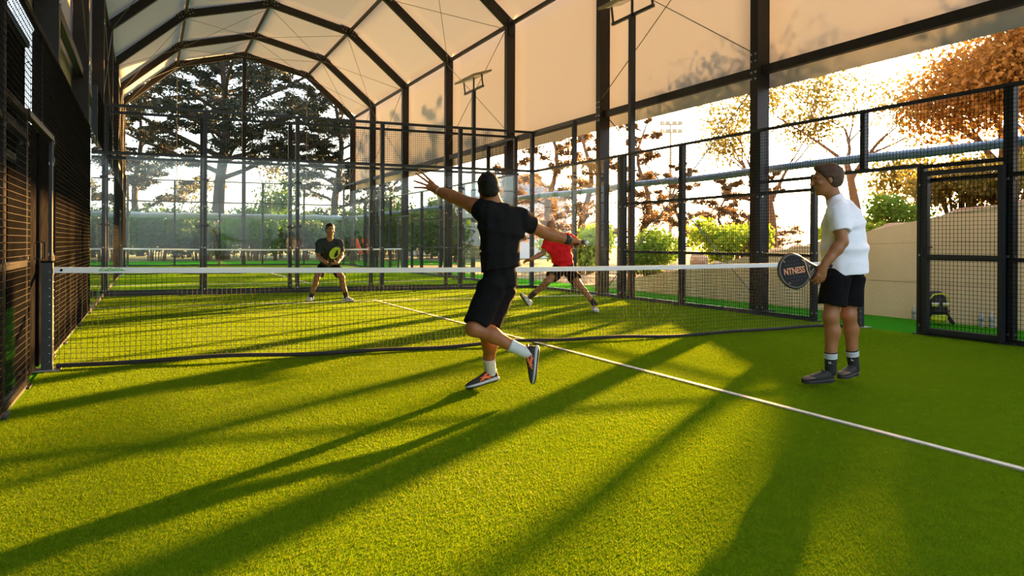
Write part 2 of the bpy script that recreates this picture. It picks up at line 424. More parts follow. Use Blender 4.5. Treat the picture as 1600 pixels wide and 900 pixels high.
# rolled-up side tarpaulin hung along the open sides and the far gable
M_ROLL = mat('blue_tarp', (.20, .36, .66), .5, noise=(5, (.34, .50, .78), .6, (1, 6, 1)), bump=(14, .4, .02))
M_ROLL2 = mat('pale_blue_tarp', (.30, .40, .52), .5, noise=(5, (.42, .52, .62), .6), bump=(14, .4, .02))
def roll(p, q, r, label, m=M_ROLL):
    n = 40; P = [Vector(p).lerp(Vector(q), i/n) + Vector((0, 0, -.035*math.sin(i/n*math.pi*8)**2)) for i in range(n+1)]
    t = thing('rolled_tarpaulin', Vector(p), label, 'tarpaulin')
    MB().tube(P, [r*(1+.06*math.sin(i*1.7)) for i in range(n+1)], 10).build('roll', m, t, smooth=True)
    for i in range(2, n, 4):
        d = (Vector(q)-Vector(p)).normalized()
        MB().tube([P[i]-d*.015, P[i]+d*.015], r*1.07, 10).build('tie_strap', m, t)
        MB().tube([P[i]+Vector((0,0,r)), P[i]+Vector((0,0,HEM-.25-P[i].z))], .006, 4).build('hang_cord', M_CABLE, t)
XR = TC + TH + .32
roll((XR, -8, 2.47), (XR, 31.2, 2.47), .068, 'long blue rolled tarpaulin hanging outside the right-hand fence')
roll((-4.9, 31.75, 2.40), (5.0, 31.75, 2.40), .14, 'pale blue rolled tarpaulin hanging across the far gable', M_ROLL2)
# ---------------------------------------------------------------- padel courts: fences, glass, nets
def wire_panel(mb, axis, c, a0, a1, z0, z1, step=.05, r=.0021):
    """welded mesh in a vertical plane; axis 'y': plane x=c running along y, axis 'x': plane y=c running along x"""
    n = max(2, round((a1-a0)/step)); m = max(2, round((z1-z0)/step))
    for i in range(n+1):
        a = a0 + (a1-a0)*i/n
        if axis == 'y': mb.box((c-r, a-r, z0), (c+r, a+r, z1))
        else: mb.box((a-r, c-r, z0), (a+r, c+r, z1))
    for k in range(m+1):
        z = z0 + (z1-z0)*k/m; o = 2*r
        if axis == 'y': mb.box((c-r+o, a0, z-r), (c+r+o, a1, z+r))
        else: mb.box((a0, c-r+o, z-r), (a1, c+r+o, z+r))

def post(t, x, y, z0, z1, w=.10, d=.10, bolts=True):
    p = MB().box((x-w/2, y-d/2, z0), (x+w/2, y+d/2, z1)).build('post', M_STEEL, t)
    if z0 < .1:
        MB().box((x-w/2-.03, y-d/2-.04, -.004), (x+w/2+.03, y+d/2+.04, .014)).build('foot_plate', M_STEEL, p)
        b = MB()
        for z in (.12, 1.02, 1.92):
            for s in (-1, 1): b.box((x-.012, y+s*d/2-.008, z-.014), (x+.012, y+s*d/2+.008, z+.014)); b.box((x+s*w/2-.008, y-.012, z-.014), (x+s*w/2+.008, y+.012, z+.014))
        b.build('bolt_set', M_BOLT, p)['kind'] = 'stuff'
    return p
def rail(t, a, b, w=.045, h=.045):
    return MB().bar(a, b, w, h).build('rail', M_STEEL, t)
def pane(t, axis, c, a0, a1, z0, z1):
    g = .012; mb = MB()
    if axis == 'y': mb.box((c-.005, a0+g, z0), (c+.005, a1-g, z1))
    else: mb.box((a0+g, c-.005, z0), (a1-g, c+.005, z1))
    return mb.build('glass_pane', M_GLASS, t)
def stuff_wire(mb, t):
    o = mb.build('wire_mesh', M_WIRE, t); o['kind'] = 'stuff'; return o

def back_wall(y, label, dy=.06):
    """end wall: 3 m of glass between posts, 1 m of mesh above"""
    t = thing('glass_wall', (0, y, 0), label, 'glass wall')
    xs = [-5, -3, -1, 1, 3, 5]
    for x in xs: post(t, x, y + dy, 0, 4.0, .09, .09)
    for z in (3.0, 4.0): rail(t, (-5, y+dy, z), (5, y+dy, z), .05, .06)
    rail(t, (-5, y+dy*.3, .03), (5, y+dy*.3, .03), .05, .07)
    for a, b in zip(xs[:-1], xs[1:]):
        pane(t, 'x', y, a, b, .05, 2.97)
        cl = MB()
        for z in (.5, 1.5, 2.5):
            for x in (a+.05, b-.05): cl.box((x-.03, y-.02, z-.02), (x+.03, y+.03, z+.02))
        cl.build('glass_clamp', M_STEEL, t)['kind'] = 'stuff'
    mb = MB(); wire_panel(mb, 'x', y, -5, 5, 3.03, 3.97); stuff_wire(mb, t)
    return t

def side_fence(s, c, spans, label, ends=(1,), gate=True, near_end=False, gate_posts=True):
    """side wall of the court centred at y=c: mesh in the middle, glass at the ends"""
    x = 5.0 * s; o = .055 * s
    t = thing('court_fence', (x, c, 0), label, 'fence')
    mb = MB()
    for yv in (6, 4, 2, -2, -4, -6):
        if abs(yv) == 6: continue
        post(t, x+o, c+yv, 0, 3.0, .09, .11)
    for e in (1, -1):
        post(t, x+o, c+6*e, 0, 3.0, .10, .22)
        for (a, b) in (((2, 6), (-6, -2)) if e == 1 else ()):
            for z in (.03, .98, 1.97, 3.0): rail(t, (x+o*.6, c+a, z), (x+o*.6, c+b, z), .04, .05 if z > .1 else .07)
            wire_panel(mb, 'y', x, c+a, c+b, .05, 2.98)
    # gates on both sides of the net: frame posts, header, mesh over the opening
    if gate:
        for e in (1, -1):
            post(t, x+o, c+.88*e, 0, 2.18, .07, .09)
            for z in (.03, .98, 1.97, 2.15): rail(t, (x+o*.6, c+.9*e, z), (x+o*.6, c+2*e, z), .04, .05 if z > .1 else .07)
            wire_panel(mb, 'y', x, c+min(.9*e, 2*e), c+max(.9*e, 2*e), .05, 2.98)
        rail(t, (x+o*.6, c-.9, 2.17), (x+o*.6, c+.9, 2.17), .05, .05)
        rail(t, (x+o*.6, c-2, 3.0), (x+o*.6, c+2, 3.0), .04, .05)
        MB().box((x+o-.04, c-.04, 2.15), (x+o+.04, c+.04, 3.0)).build('hanging_post', M_STEEL, t)
        wire_panel(mb, 'y', x, c-.9, c+.9, 2.2, 2.98)
    for e in ends:
        yc, ym, ye = c+6*e, c+8*e, c+10*e
        post(t, x+o, ym, 0, 4.0, .09, .09)
        for a, b in ((yc, ym), (ym, ye)): pane(t, 'y', x, min(a, b)+.02, max(a, b)-.02, .05, 2.97)
        rail(t, (x+o, yc, 3.0), (x+o, ye, 3.0), .05, .06); rail(t, (x+o, ym, 4.0), (x+o, ye, 4.0), .05, .06)
        rail(t, (x+o*.3, yc, .03), (x+o*.3, ye, .03), .05, .07)
        wire_panel(mb, 'y', x, min(ym, ye), max(ym, ye), 3.03, 3.97)
    stuff_wire(mb, t)
    return t

fr = side_fence(1, 0, None, 'dark mesh fence with open gateway behind the player in white', ends=(1,))
# swung-open gate leaf of the right fence standing in line with it on the near side
gl = thing('court_gate', (5.0, -1.45, 0), 'dark steel gate frame with mesh infill in front of the backpack', 'gate')
for yv in (-1.02, -1.96): MB().box((4.93, yv-.03, .03), (4.985, yv+.03, 2.08)).build('stile', M_STEEL, gl)
for z in (.07, 1.0, 2.05): MB().box((4.94, -1.93, z-.03), (4.98, -1.05, z+.03)).build('rail', M_STEEL, gl)
b_ = MB(); b_.box((4.92, -1.0, 1.0), (4.99, -.97, 1.1)); b_.tube([(4.9, -1.02, 1.12), (4.9, -1.14, 1.12)], .01, 6); b_.build('latch', M_STEEL, gl)
fl_ = side_fence(-1, 0, None, 'black mesh fence close on the left with black gate panels', ends=(1,))
for i, (a, b, l) in enumerate(((-.86, -.10, 'solid black gate panel nearer the camera in the left fence'), (.10, .86, 'solid black gate panel just beyond the net in the left fence'))):
    g = thing('court_gate', (-5.05, a, 0), l, 'gate')
    MB().box((-5.09, a, .02), (-5.05, b, 2.13)).build('leaf', M_BLACK, g)
    h = (a + .08) if a > 0 else (b - .08)
    MB().tube([(-5.045, h, 1.0), (-5.01, h, 1.0), (-5.01, h, 1.14), (-5.045, h, 1.14)], .010, 6).build('handle', M_STEEL, g)
bw1 = back_wall(10, 'glass end wall with mesh top behind the two far players')
bw2 = back_wall(11, 'second glass end wall standing just behind the first one', dy=.06)
bw3 = back_wall(31, 'farthest glass end wall below the gable of the hall', dy=.06)
side_fence(1, 21, None, 'right-hand fence of the second court behind the glass', ends=(1, -1))
side_fence(-1, 21, None, 'left-hand fence of the second court behind the glass', ends=(1, -1))

# nets
M_NET = mat('net_cord', (.012, .012, .012), .8, noise=(20, (.025, .025, .022), .5))
M_TAPE = mat('net_tape', (.80, .84, .90), .8, noise=(25, (.86, .88, .92), .6), bump=(90, .3, .004))
M_LOGO = mat('green_print', (.10, .42, .04), .6, noise=(40, (.14, .5, .06), .5))
M_POST = mat('net_post_paint', (.014, .016, .018), .45, noise=(12, (.03, .032, .034), .5))
def net(c, label, step):
    t = thing('tennis_net', (0, c, 0), label, 'net')
    def top(x): return .88 + .04 * (abs(x) / 4.95) ** 1.6
    for s in (-1, 1):
        p = MB().box((s*4.97-.045, c-.045, 0), (s*4.97+.045, c+.045, .96)).build('net_post', M_POST, t)
        MB().box((s*4.97-.11, c-.11, -.002), (s*4.97+.11, c+.11, .012)).build('foot_plate', M_BOLT, p)
        MB().box((s*4.97-.05, c-.05, .96), (s*4.97+.05, c+.05, .975)).build('post_cap', M_BLACK, p)
    N = 80; xs = np.linspace(-4.92, 4.92, N)
    tp = MB()
    for i in range(N):
        x = xs[i]; z = top(x)
        tp.v += [(x, c-.006, z-.052), (x, c-.008, z), (x, c+.008, z), (x, c+.006, z-.052)]
    for i in range(N-1):
        a = i*4; tp.f += [(a, a+4, a+5, a+1), (a+1, a+5, a+6, a+2), (a+2, a+6, a+7, a+3), (a+3, a+7, a+4, a)]
    tp.f += [(0, 1, 2, 3), ((N-1)*4+3, (N-1)*4+2, (N-1)*4+1, (N-1)*4)]
    tape = tp.build('tape', M_TAPE, t)
    rnd = random.Random(3)
    n = round(9.84/step); cord = MB(); r = .0021
    ph = [rnd.uniform(0, 6) for _ in range(4)]
    def bot(x): return .045 + .012*math.sin(x*1.7+ph[0]) + .008*math.sin(x*4.1+ph[1])
    def yoff(x, v): return c + (.02*math.sin(x*1.3+ph[2]) + .008*math.sin(x*5+ph[3])) * (1-v)
    for i in range(n+1):
        x = -4.92 + 9.84*i/n; P = [(x + .004*math.sin(i*2.1+v*5), yoff(x, v), bot(x) + (top(x)-.05-bot(x))*v) for v in (0, .33, .66, 1)]
        cord.tube(P, r, 4, cap=False)
    m = round(.8/step)
    for k in range(m+1):
        v = k/m
        P = [(x, yoff(x, v)+.003, bot(x) + (top(x)-.05-bot(x))*v) for x in np.linspace(-4.92, 4.92, 60)]
        cord.tube(P, r, 4, cap=False)
    o = cord.build('net_mesh', M_NET, t); o['kind'] = 'stuff'
    bb = MB(); xs2 = np.linspace(-4.9, 4.9, 60)
    bb.tube([(x, yoff(x, 0), bot(x)-.012) for x in xs2], .022, 6); bb.build('bottom_band', M_NET, t)
    for s in (-1, 1):
        lace = MB()
        for k in range(12):
            z = .06 + .8*k/11; lace.tube([(s*4.92, c, z), (s*4.95, c-.048, z+.02)], .004, 5)
        lace.build('lacing', M_TAPE, t)['kind'] = 'stuff'
    return t, tape
n1, tape1 = net(0, 'black padel net with white top tape across the near court', .045)
n2, tape2 = net(21, 'distant padel net with white tape behind the glass walls', .06)
# small printed maker's mark on the left end of the tape: a green script squiggle and a black dot mark
lg = MB()
for i in range(9):
    x = -4.55 + i*.022; z = .894 + .006*math.sin(i*2.2)
    lg.tube([(x, -.0085, z-.008), (x+.012, -.0085, z+.012), (x+.022, -.0085, z-.004)], .0042, 5)
lg.tube([(-4.56, -.0085, .882), (-4.33, -.0085, .884)], .003, 5)
lg.build('printed_mark', M_LOGO, tape1)
MB().disc((-4.86, -.0085, .892), (0, 1, 0), .012, .003, 12).build('printed_dot', M_BLACK, tape1)
# ---------------------------------------------------------------- floodlights, far things
M_LAMP = mat('lamp_grey', (.30, .24, .13), .5, noise=(10, (.36, .30, .18), .5))
M_LENS = mat('lamp_lens', (.5, .48, .42), .2, noise=(30, (.62, .6, .55), .5))
def floodlight(x, y, h, label, s=-1, base=0):
    t = thing('floodlight', (x, y, base), label, 'floodlight', 'court floodlights on dark poles')
    MB().box((x-.055, y-.055, base), (x+.055, y+.055, h)).build('pole', M_STEEL, t)
    MB().box((x-.14, y-.14, base-.004), (x+.14, y+.14, base+.02)).build('foot_plate', M_STEEL, t)
    b = MB(); b.bar((x, y-.75, h-.02), (x, y+.75, h-.02), .06, .06); b.build('cross_bar', M_STEEL, t)
    for d in (-.72, .72): MB().bar((x, y+d, h), (x+.05*s, y+d, h+.38), .035, .035, up=(0,1,0)).build('bracket', M_STEEL, t)
    MB().bar((x, y, h), (x, y, h+.36), .04, .04, up=(0,1,0)).build('bracket', M_STEEL, t)
    for d in (-.42, .42):
        q = [(x-.34, y+d-.38, h+.26), (x+.26, y+d-.38, h+.44), (x+.26, y+d+.38, h+.44), (x-.34, y+d+.38, h+.26)]
        v = q + [(a, b_, c+.06) for a, b_, c in q]
        hd = MB().add(v, [(0,3,2,1),(4,5,6,7),(0,1,5,4),(1,2,6,5),(2,3,7,6),(3,0,4,7)]).build('lamp_head', M_LAMP, t)
        w = [(x-.26, y+d-.30, h+.278), (x+.18, y+d-.30, h+.41), (x+.18, y+d+.30, h+.41), (x-.26, y+d+.30, h+.278)]
        w = [(a, b_, c-.006) for a, b_, c in w] + [(a, b_, c+.004) for a, b_, c in w]
        MB().add(w, [(0,3,2,1),(4,5,6,7),(0,1,5,4),(1,2,6,5),(2,3,7,6),(3,0,4,7)]).build('lens', M_LENS, hd)
    return t
floodlight(5.19, 5.86, 5.95, 'tall floodlight on a dark pole at the end of the near mesh fence')
floodlight(5.25, 14.6, 5.95, 'smaller looking floodlight pole beyond the glass end wall')

# ---------------------------------------------------------------- vegetation
def leaf_mat(name, c1, c2, trans=.45):
    return mat(name, c1, .6, spec=.3, noise=(1.3, c2, .7), trans=trans)
M_BARK = mat('bark', (.09, .055, .032), .9, noise=(8, (.17, .11, .07), .6, (1, 1, .2)), bump=(20, .6, .03))
M_BARKD = mat('dark_bark', (.035, .025, .018), .9, noise=(8, (.07, .05, .035), .6, (1, 1, .2)), bump=(20, .6, .03))
L_GOLD = leaf_mat('autumn_leaf', (.22, .105, .022), (.34, .19, .045), .5)
L_OLIVE = leaf_mat('olive_leaf', (.13, .12, .025), (.24, .20, .04), .5)
L_BROWN = leaf_mat('russet_needles', (.16, .085, .03), (.26, .16, .06), .4)
L_GREEN = leaf_mat('green_leaf', (.06, .15, .012), (.16, .28, .03), .5)
L_LIME = leaf_mat('lime_leaf', (.18, .30, .02), (.30, .42, .05), .5)
L_DARK = leaf_mat('dark_needles', (.010, .020, .014), (.028, .038, .024), .15)
L_HEDGE = leaf_mat('hedge_leaf', (.035, .085, .02), (.09, .16, .035), .35)

def leaf_cloud(name, C, size, m, parent, aspect=.55, flat=0.0):
    """one small diamond leaf at each centre"""
    C = np.asarray(C, float); n = len(C)
    d = rng.normal(size=(n, 3)); d[:, 2] *= (1-flat); d /= np.linalg.norm(d, axis=1)[:, None]
    e = rng.normal(size=(n, 3)); e[:, 2] *= (1-flat); e -= d * (d*e).sum(1)[:, None]; e /= np.linalg.norm(e, axis=1)[:, None]
    s = (size * rng.uniform(.6, 1.35, n))[:, None]
    V = np.stack([C - d*s, C + e*s*aspect, C + d*s, C - e*s*aspect], 1).reshape(-1, 3)
    o = np_mesh(name, V, np.arange(4*n).reshape(n, 4), m, parent); o['kind'] = 'stuff'
    return o

def grow(base, height, spread, levels, r0, seed, lean=(0, 0), fork=3, trunk=.35, up=.35):
    rd = random.Random(seed); mb = MB(); tips = []
    def branch(p, d, L, r, lv):
        n = 5; pts = [p]; q = p.copy(); dd = d.copy()
        for i in range(n):
            dd = (dd + Vector((rd.uniform(-.16, .16), rd.uniform(-.16, .16), rd.uniform(-.05, .12)))).normalized()
            q = q + dd * (L/n); pts.append(q.copy())
        rr = [r * (1 - .5*i/n) for i in range(n+1)]
        mb.tube(pts, rr, 6 if lv < 2 else 4, cap=lv == 0)
        if lv >= levels: tips.extend(pts[2:]); return
        if lv >= levels-1: tips.extend(pts[3:])
        for k in range(fork + (rd.random() < .4)):
            a = rd.uniform(0, 2*math.pi); s = rd.uniform(.5, 1.0) * spread
            nd = (dd * .75 + Vector((math.cos(a)*s, math.sin(a)*s, rd.uniform(0, up)))).normalized()
            i = rd.choice((3, 4, 5, 5)) if lv else rd.choice((3, 4, 5))
            branch(pts[i], nd, L * rd.uniform(.55, .8), rr[i] * .7, lv+1)
    branch(Vector(base), Vector((lean[0], lean[1], 1)).normalized(), height*trunk, r0, 0)
    return mb, tips

def tree(label, base, height, spread, levels, r0, seed, leaves, lsize, lm, scatter, bark=M_BARK, lean=(0, 0), group=None, fork=3, trunk=.35, up=.35, name='tree'):
    t = thing(name, base, label, 'tree', group)
    mb, tips = grow(base, height, spread, levels, r0, seed, lean, fork, trunk, up)
    mb.build('branches', bark, t, smooth=True)
    if leaves:
        T = np.array([tuple(p) for p in tips]); k = rng.integers(0, len(T), leaves)
        leaf_cloud('foliage', T[k] + rng.normal(size=(leaves, 3)) * scatter, lsize, lm, t)
    return t

def cedar(label, base, height, radius, seed, n_b, m, bark=M_BARKD, start=.25, per=260, lsize=.16, name='pine_tree', cone=.45, pad=(.5, .5, .17), nsub=4, rise=.42):
    """a pine with long level boughs carrying flat pads of needles"""
    rd = random.Random(seed); t = thing(name, base, label, 'tree')
    b = Vector(base); mb = MB()
    tr = [b + Vector((.25*math.sin(i*.9+seed), .2*math.cos(i*1.1+seed), height*i/10)) for i in range(11)]
    mb.tube(tr, [.38*height/14*(1-.085*i) for i in range(11)], 8)
    C = []
    for k in range(n_b):
        u = start + (1-start) * ((k+.5)/n_b); i = int(u*10); p = tr[i].lerp(tr[min(i+1, 10)], u*10-i)
        a = k*2.4 + rd.uniform(-.4, .4); L = radius * (1 - cone*(u-start)/(1-start)) * rd.uniform(.7, 1.1) * (1 if u < .93 else .4)
        pts = [p]; nrm = Vector((math.cos(a), math.sin(a), 0))
        for j in range(1, 7):
            pts.append(p + nrm*(L*j/6) + Vector((rd.uniform(-.2, .2), rd.uniform(-.2, .2), L*rise*(j/6)**1.1 + rd.uniform(-.12, .12))))
        mb.tube(pts, [.11*(1-.13*j)*L/5 for j in range(7)], 5, cap=False)
        for j in range(2, 7):
            for _ in range(nsub):
                off = Vector((rd.uniform(-1, 1), rd.uniform(-1, 1), rd.uniform(-.35, .45))) * .19*L
                e = pts[j] + off + Vector((0, 0, .1))
                mb.tube([pts[j-1], e], .022, 4, cap=False)
                c = np.array(tuple(e)); s = rd.uniform(.3, .8)*min(L, 6)/5
                C.append(c + rng.normal(size=(per, 3)) * np.array(pad) * s)
    mb.build('branches', bark, t, smooth=True)
    leaf_cloud('needles', np.concatenate(C), lsize, m, t, aspect=.28, flat=.45)
    return t

def bush(label, base, rx, ry, h, n, lsize, m, seed, name='shrub', cat='shrub', group=None):
    rd = random.Random(seed); base = Vector(base); t = thing(name, base, label, cat, group)
    mb = MB(); C = []; nb = max(6, int(n/260))
    for k in range(nb):
        a = rd.uniform(0, 6.28); s = math.sqrt(rd.random()) * .8
        c = base + Vector((math.cos(a)*rx*s, math.sin(a)*ry*s, h * rd.uniform(.3, .82)))
        mb.tube([base + Vector((math.cos(a)*rx*.2, math.sin(a)*ry*.2, -.1)), base.lerp(c, .5) + Vector((0, 0, .1*h)), c], [.035, .025, .01], 5, cap=False)
        q = rng.normal(size=(n//nb, 3)); q /= np.linalg.norm(q, axis=1)[:, None]; q *= rng.uniform(.45, 1, (len(q), 1))
        C.append(np.array(tuple(c)) + q * np.array([rx*.42, ry*.42, h*.24]))
    mb.build('stems', M_BARK, t)
    C = np.concatenate(C); C[:, 2] = np.maximum(C[:, 2], base.z + .02)
    leaf_cloud('foliage', C, lsize, m, t)
    return t

def gpt(x, y, fw):
    p = px(x, y, fw); p.z = max(float(bank_h(p.x, p.y)) if p.x > XW + .2 else -.06, -.06) - .03; return p
# right-hand bank
tree('slender tree with sparse leaves rising behind the player in white', gpt(1345, 340, 18.5), 6.2, .95, 4, .15, 12, 4200, .05, L_OLIVE, .26, lean=(-.06, .05), trunk=.33)
tree('nearly bare forked tree right of the thick tent column', gpt(1208, 350, 20.5), 6.4, .85, 4, .15, 5, 4600, .05, L_OLIVE, .26, trunk=.32)
tree('dense golden tree against the sun at the right edge', gpt(1575, 330, 16.0), 6.7, 1.0, 4, .20, 23, 12000, .06, L_GOLD, .36, trunk=.28)
tree('golden leafed tree half out of frame beyond the right gate', gpt(1665, 330, 15.0), 5.7, .95, 4, .18, 31, 9500, .06, L_GOLD, .34, trunk=.28)
tree('thin leafy sapling on the bank just right of the gateway', gpt(1432, 320, 20.0), 4.2, .8, 3, .07, 37, 2600, .06, L_OLIVE, .22, trunk=.3)
bush('bright green bush on the bank behind the near fence post', gpt(1018, 385, 21.5), 1.0, .9, 1.5, 4200, .055, L_GREEN, 1)
bush('green and lime bush left of the thick tent column', gpt(1142, 390, 19.5), 1.05, .8, 1.35, 4200, .055, L_LIME, 2)
bush('dark green bush behind the right gate post', gpt(1405, 330, 17.0), .8, .7, 1.2, 3000, .05, L_GREEN, 3)
bush('lime leaved bush behind the white shirt', gpt(1308, 335, 18.0), .7, .7, 1.0, 2400, .055, L_LIME, 4)
bush('brownish scrub behind the mesh gate leaf', gpt(1505, 318, 14.6), 1.3, .8, 1.3, 4200, .05, L_OLIVE, 6)
bush('brownish scrub on the crest at the right edge behind the mesh', gpt(1585, 318, 13.6), 1.2, .8, 1.2, 3600, .05, L_OLIVE, 16)
bush('small lime weed clump on the bank crest', gpt(1370, 350, 16.4), .35, .35, .5, 700, .05, L_LIME, 8)
bush('broad green bush beside the far corner of the near court', gpt(915, 400, 30), 1.8, 1.5, 2.0, 5000, .08, L_LIME, 9)
# far right: russet conifers
for i, (x, fw, h, rr, l) in enumerate((
        (862, 46, 9.5, 3.2, 'russet conifer just right of the far court corner'),
        (915, 42, 9.0, 2.8, 'russet conifer behind the beige tent strip'),
        (1005, 40, 7.6, 2.6, 'pale russet conifer left of the distant floodlight'),
        (1058, 52, 6.6, 2.6, 'low russet conifer below the distant floodlight'),
        (1130, 48, 5.4, 2.6, 'short russet conifer left of the thick tent column'),
        (1180, 44, 5.6, 2.4, 'russet conifer peeking out beside the thick tent column'),
        (800, 52, 9.0, 3.0, 'russet conifer seen through the glass left of the corner'))):
    cedar(l, gpt(x, 380, fw), h, rr, 40+i, 16, L_BROWN, M_BARK, .10, 40, .12, cone=.7, pad=(.55, .55, .45), nsub=3, rise=.3)
# beyond the gable
cedar('huge dark spreading cedar filling the far gable', gpt(347, 400, 52), 17.5, 9.2, 3, 34, L_DARK, start=.30, per=125, lsize=.16)
cedar('dark cedar at the right of the far gable', gpt(527, 400, 58), 14.0, 6.0, 9, 24, L_DARK, start=.25, per=110, lsize=.16)
cedar('dark cedar at the left of the far gable', gpt(215, 400, 62), 13.5, 5.5, 14, 20, L_DARK, start=.25, per=110, lsize=.16)
tree('bare grey tree beside the huge cedar', gpt(400, 400, 55), 9.5, .55, 4, .2, 51, 500, .12, L_OLIVE, .3, bark=M_BARKD)
tree('bare thin tree at the left end behind the far glass', gpt(275, 400, 60), 8.5, .5, 4, .18, 52, 400, .12, L_OLIVE, .3, bark=M_BARKD)
tree('leafy light tree in the middle of the far gable', gpt(430, 400, 50), 6.0, .8, 3, .14, 53, 2500, .12, L_GREEN, .5)
for i, (x, fw, l) in enumerate((
        (175, 50, 'dark hedge clump left of the far corner post'), (245, 47, 'hedge clump with yellowish top behind the far glass at left'),
        (315, 50, 'hedge clump under the huge cedar'), (400, 47, 'hedge clump right of the gable post'), (470, 50, 'hedge clump left of the ready player'),
        (545, 47, 'hedge clump behind the ready player'), (620, 50, 'hedge clump behind the orange chairs'), (700, 47, 'hedge clump left of the black shirted player'))):
    bush(l, gpt(x, 400, fw), 2.3, 1.3, 3.0 + .5*math.sin(i*2.3), 5200, .11, L_HEDGE if i % 3 else L_GREEN, 60+i, 'hedge', 'hedge', 'hedge clumps beyond the far glass wall')
for i, (x, fw, l) in enumerate(((130, 57, 'taller hedge clump in the second row at the far left'), (285, 57, 'taller hedge clump in the second row below the bare thin tree'), (365, 58, 'taller hedge clump in the second row by the cedar trunk'),
        (440, 57, 'taller hedge clump in the second row under the leafy light tree'), (510, 57, 'taller hedge clump in the second row above the ready player'), (590, 58, 'taller hedge clump in the second row right of the orange chairs'),
        (665, 57, 'taller hedge clump in the second row near the orange cone'), (740, 58, 'taller hedge clump in the second row behind the ball'))):
    bush(l, gpt(x, 400, fw), 2.6, 1.3, 3.6 + .4*math.sin(i*1.9), 4200, .13, L_HEDGE, 70+i, 'hedge', 'hedge', 'hedge clumps beyond the far glass wall')
for i, (x, fw, h, l) in enumerate(((195, 75, 4.6, 'rounded tree top far behind the left hedge'), (640, 70, 6.5, 'leafy tree behind the second court fence'),
        (720, 74, 6.0, 'leafy tree between the two court fences'), (585, 80, 5.5, 'far rounded tree behind the orange chairs'), (310, 80, 4.8, 'far rounded tree under the cedar boughs'))):
    bush(l, gpt(x, 400, fw), 4.2, 2.5, h, 3600, .17, L_HEDGE, 80+i, 'tree', 'tree')

# rocks and rubble on the bank
M_ROCK = mat('rock', (.34, .26, .18), .9, noise=(5, (.50, .42, .32), .6), bump=(12, .6, .04))
def rock(x, y, fw, s, label, seed):
    rd = random.Random(seed); c = gpt(x, y, fw); bm = bmesh.new(); bmesh.ops.create_icosphere(bm, subdivisions=2, radius=1)
    for v in bm.verts:
        n = 1 + .22*math.sin(v.co.x*4+seed) * math.cos(v.co.y*3+seed*2) + rd.uniform(-.07, .07)
        v.co = Vector((v.co.x*n*s[0], v.co.y*n*s[1], v.co.z*n*s[2]))
    me = bpy.data.meshes.new('rock'); bm.to_mesh(me); bm.free()
    o = link_mesh('rock', me, M_ROCK); o.location = c + Vector((0, 0, s[2]*.55 + .02))
    tag(o, label, 'rock', 'loose rocks along the bank')
for i, a in enumerate(((998, 384, 20.8, (.34, .2, .12), 'flat pale slab of rock under the bright green bush'),
        (1045, 388, 18.8, (.16, .16, .13), 'small round rock right of the pale slab'),
        (1092, 386, 18.5, (.24, .2, .2), 'boulder between the two fence posts on the bank'),
        (1120, 394, 18.0, (.15, .14, .1), 'small rock right of the boulder'),
        (1215, 372, 17.0, (.26, .2, .13), 'rock below the forked tree'),
        (1245, 368, 16.6, (.17, .15, .1), 'rock beside the gate post below the forked tree'),
        (1385, 350, 15.4, (.22, .18, .1), 'rock on the wall crest right of the white shirt'),
        (1425, 340, 15.0, (.3, .2, .12), 'flat rock on the wall crest by the gateway post'),
        (960, 398, 21.0, (.2, .2, .13), 'rock left of the near fence floodlight pole'))):
    rock(*a[:4], a[4], i+1)

# far floodlight mast
def mast():
    b = gpt(1047, 380, 70); t = thing('light_mast', b, 'small distant floodlight mast above the russet trees', 'floodlight')
    zt = px(1047, 207, 70).z
    MB().tube([b, (b.x, b.y, zt)], [.16, .09], 8).build('pole', M_LAMP, t)
    for dz in (0, .7):
        MB().bar(Vector((b.x, b.y, zt+dz)) - CR*.95, Vector((b.x, b.y, zt+dz)) + CR*.95, .12, .12).build('cross_bar', M_LAMP, t)
        for k in (-.8, -.3, .3, .8):
            c = Vector((b.x, b.y, zt+dz+.12)) + CR*k - CF*.2
            MB().bar(c - CR*.2, c + CR*.2, .16, .3, up=(.4, 0, 1)).build('lamp_head', M_LAMP, t)
    MB().tube([(b.x, b.y, zt), (b.x, b.y, zt+.8)], .07, 6).build('mast_top', M_LAMP, t)
mast()

# pale house beyond the trees, behind the glass corner
M_WALLH = mat('house_render', (.62, .62, .60), .9, noise=(1.5, (.70, .70, .68), .5))
M_ROOFH = mat('house_roof', (.33, .36, .40), .8, noise=(2, (.42, .44, .47), .5, (6, 1, 1)))
M_WIN = mat('house_window', (.05, .07, .08), .15, noise=(3, (.09, .11, .12), .5))
def house(x, fw, w, d, h, label):
    b = gpt(x, 400, fw); t = thing('house', b, label, 'house')
    MB().box((b.x-w/2, b.y-d/2, -.05), (b.x+w/2, b.y+d/2, h)).build('walls', M_WALLH, t)
    e = .3; v = [(b.x-w/2-e, b.y-d/2-e, h), (b.x+w/2+e, b.y-d/2-e, h), (b.x+w/2+e, b.y+d/2+e, h), (b.x-w/2-e, b.y+d/2+e, h), (b.x, b.y-d/2-e, h+1.8), (b.x, b.y+d/2+e, h+1.8)]
    MB().add(v, [(0,1,4), (2,3,5), (1,2,5,4), (3,0,4,5), (0,3,2,1)]).build('roof', M_ROOFH, t)
    for k in (-.3, .3):
        for z in (1.2, 3.4):
            if z + 1.2 > h: continue
            MB().box((b.x+w*k-.5, b.y-d/2-.04, z), (b.x+w*k+.5, b.y-d/2+.02, z+1.1)).build('window', M_WIN, t)
house(796, 62, 7, 6, 4.6, 'pale gabled house behind the head of the black shirted player')
house(700, 78, 9, 6, 3.6, 'low pale house farther away between the fence posts')

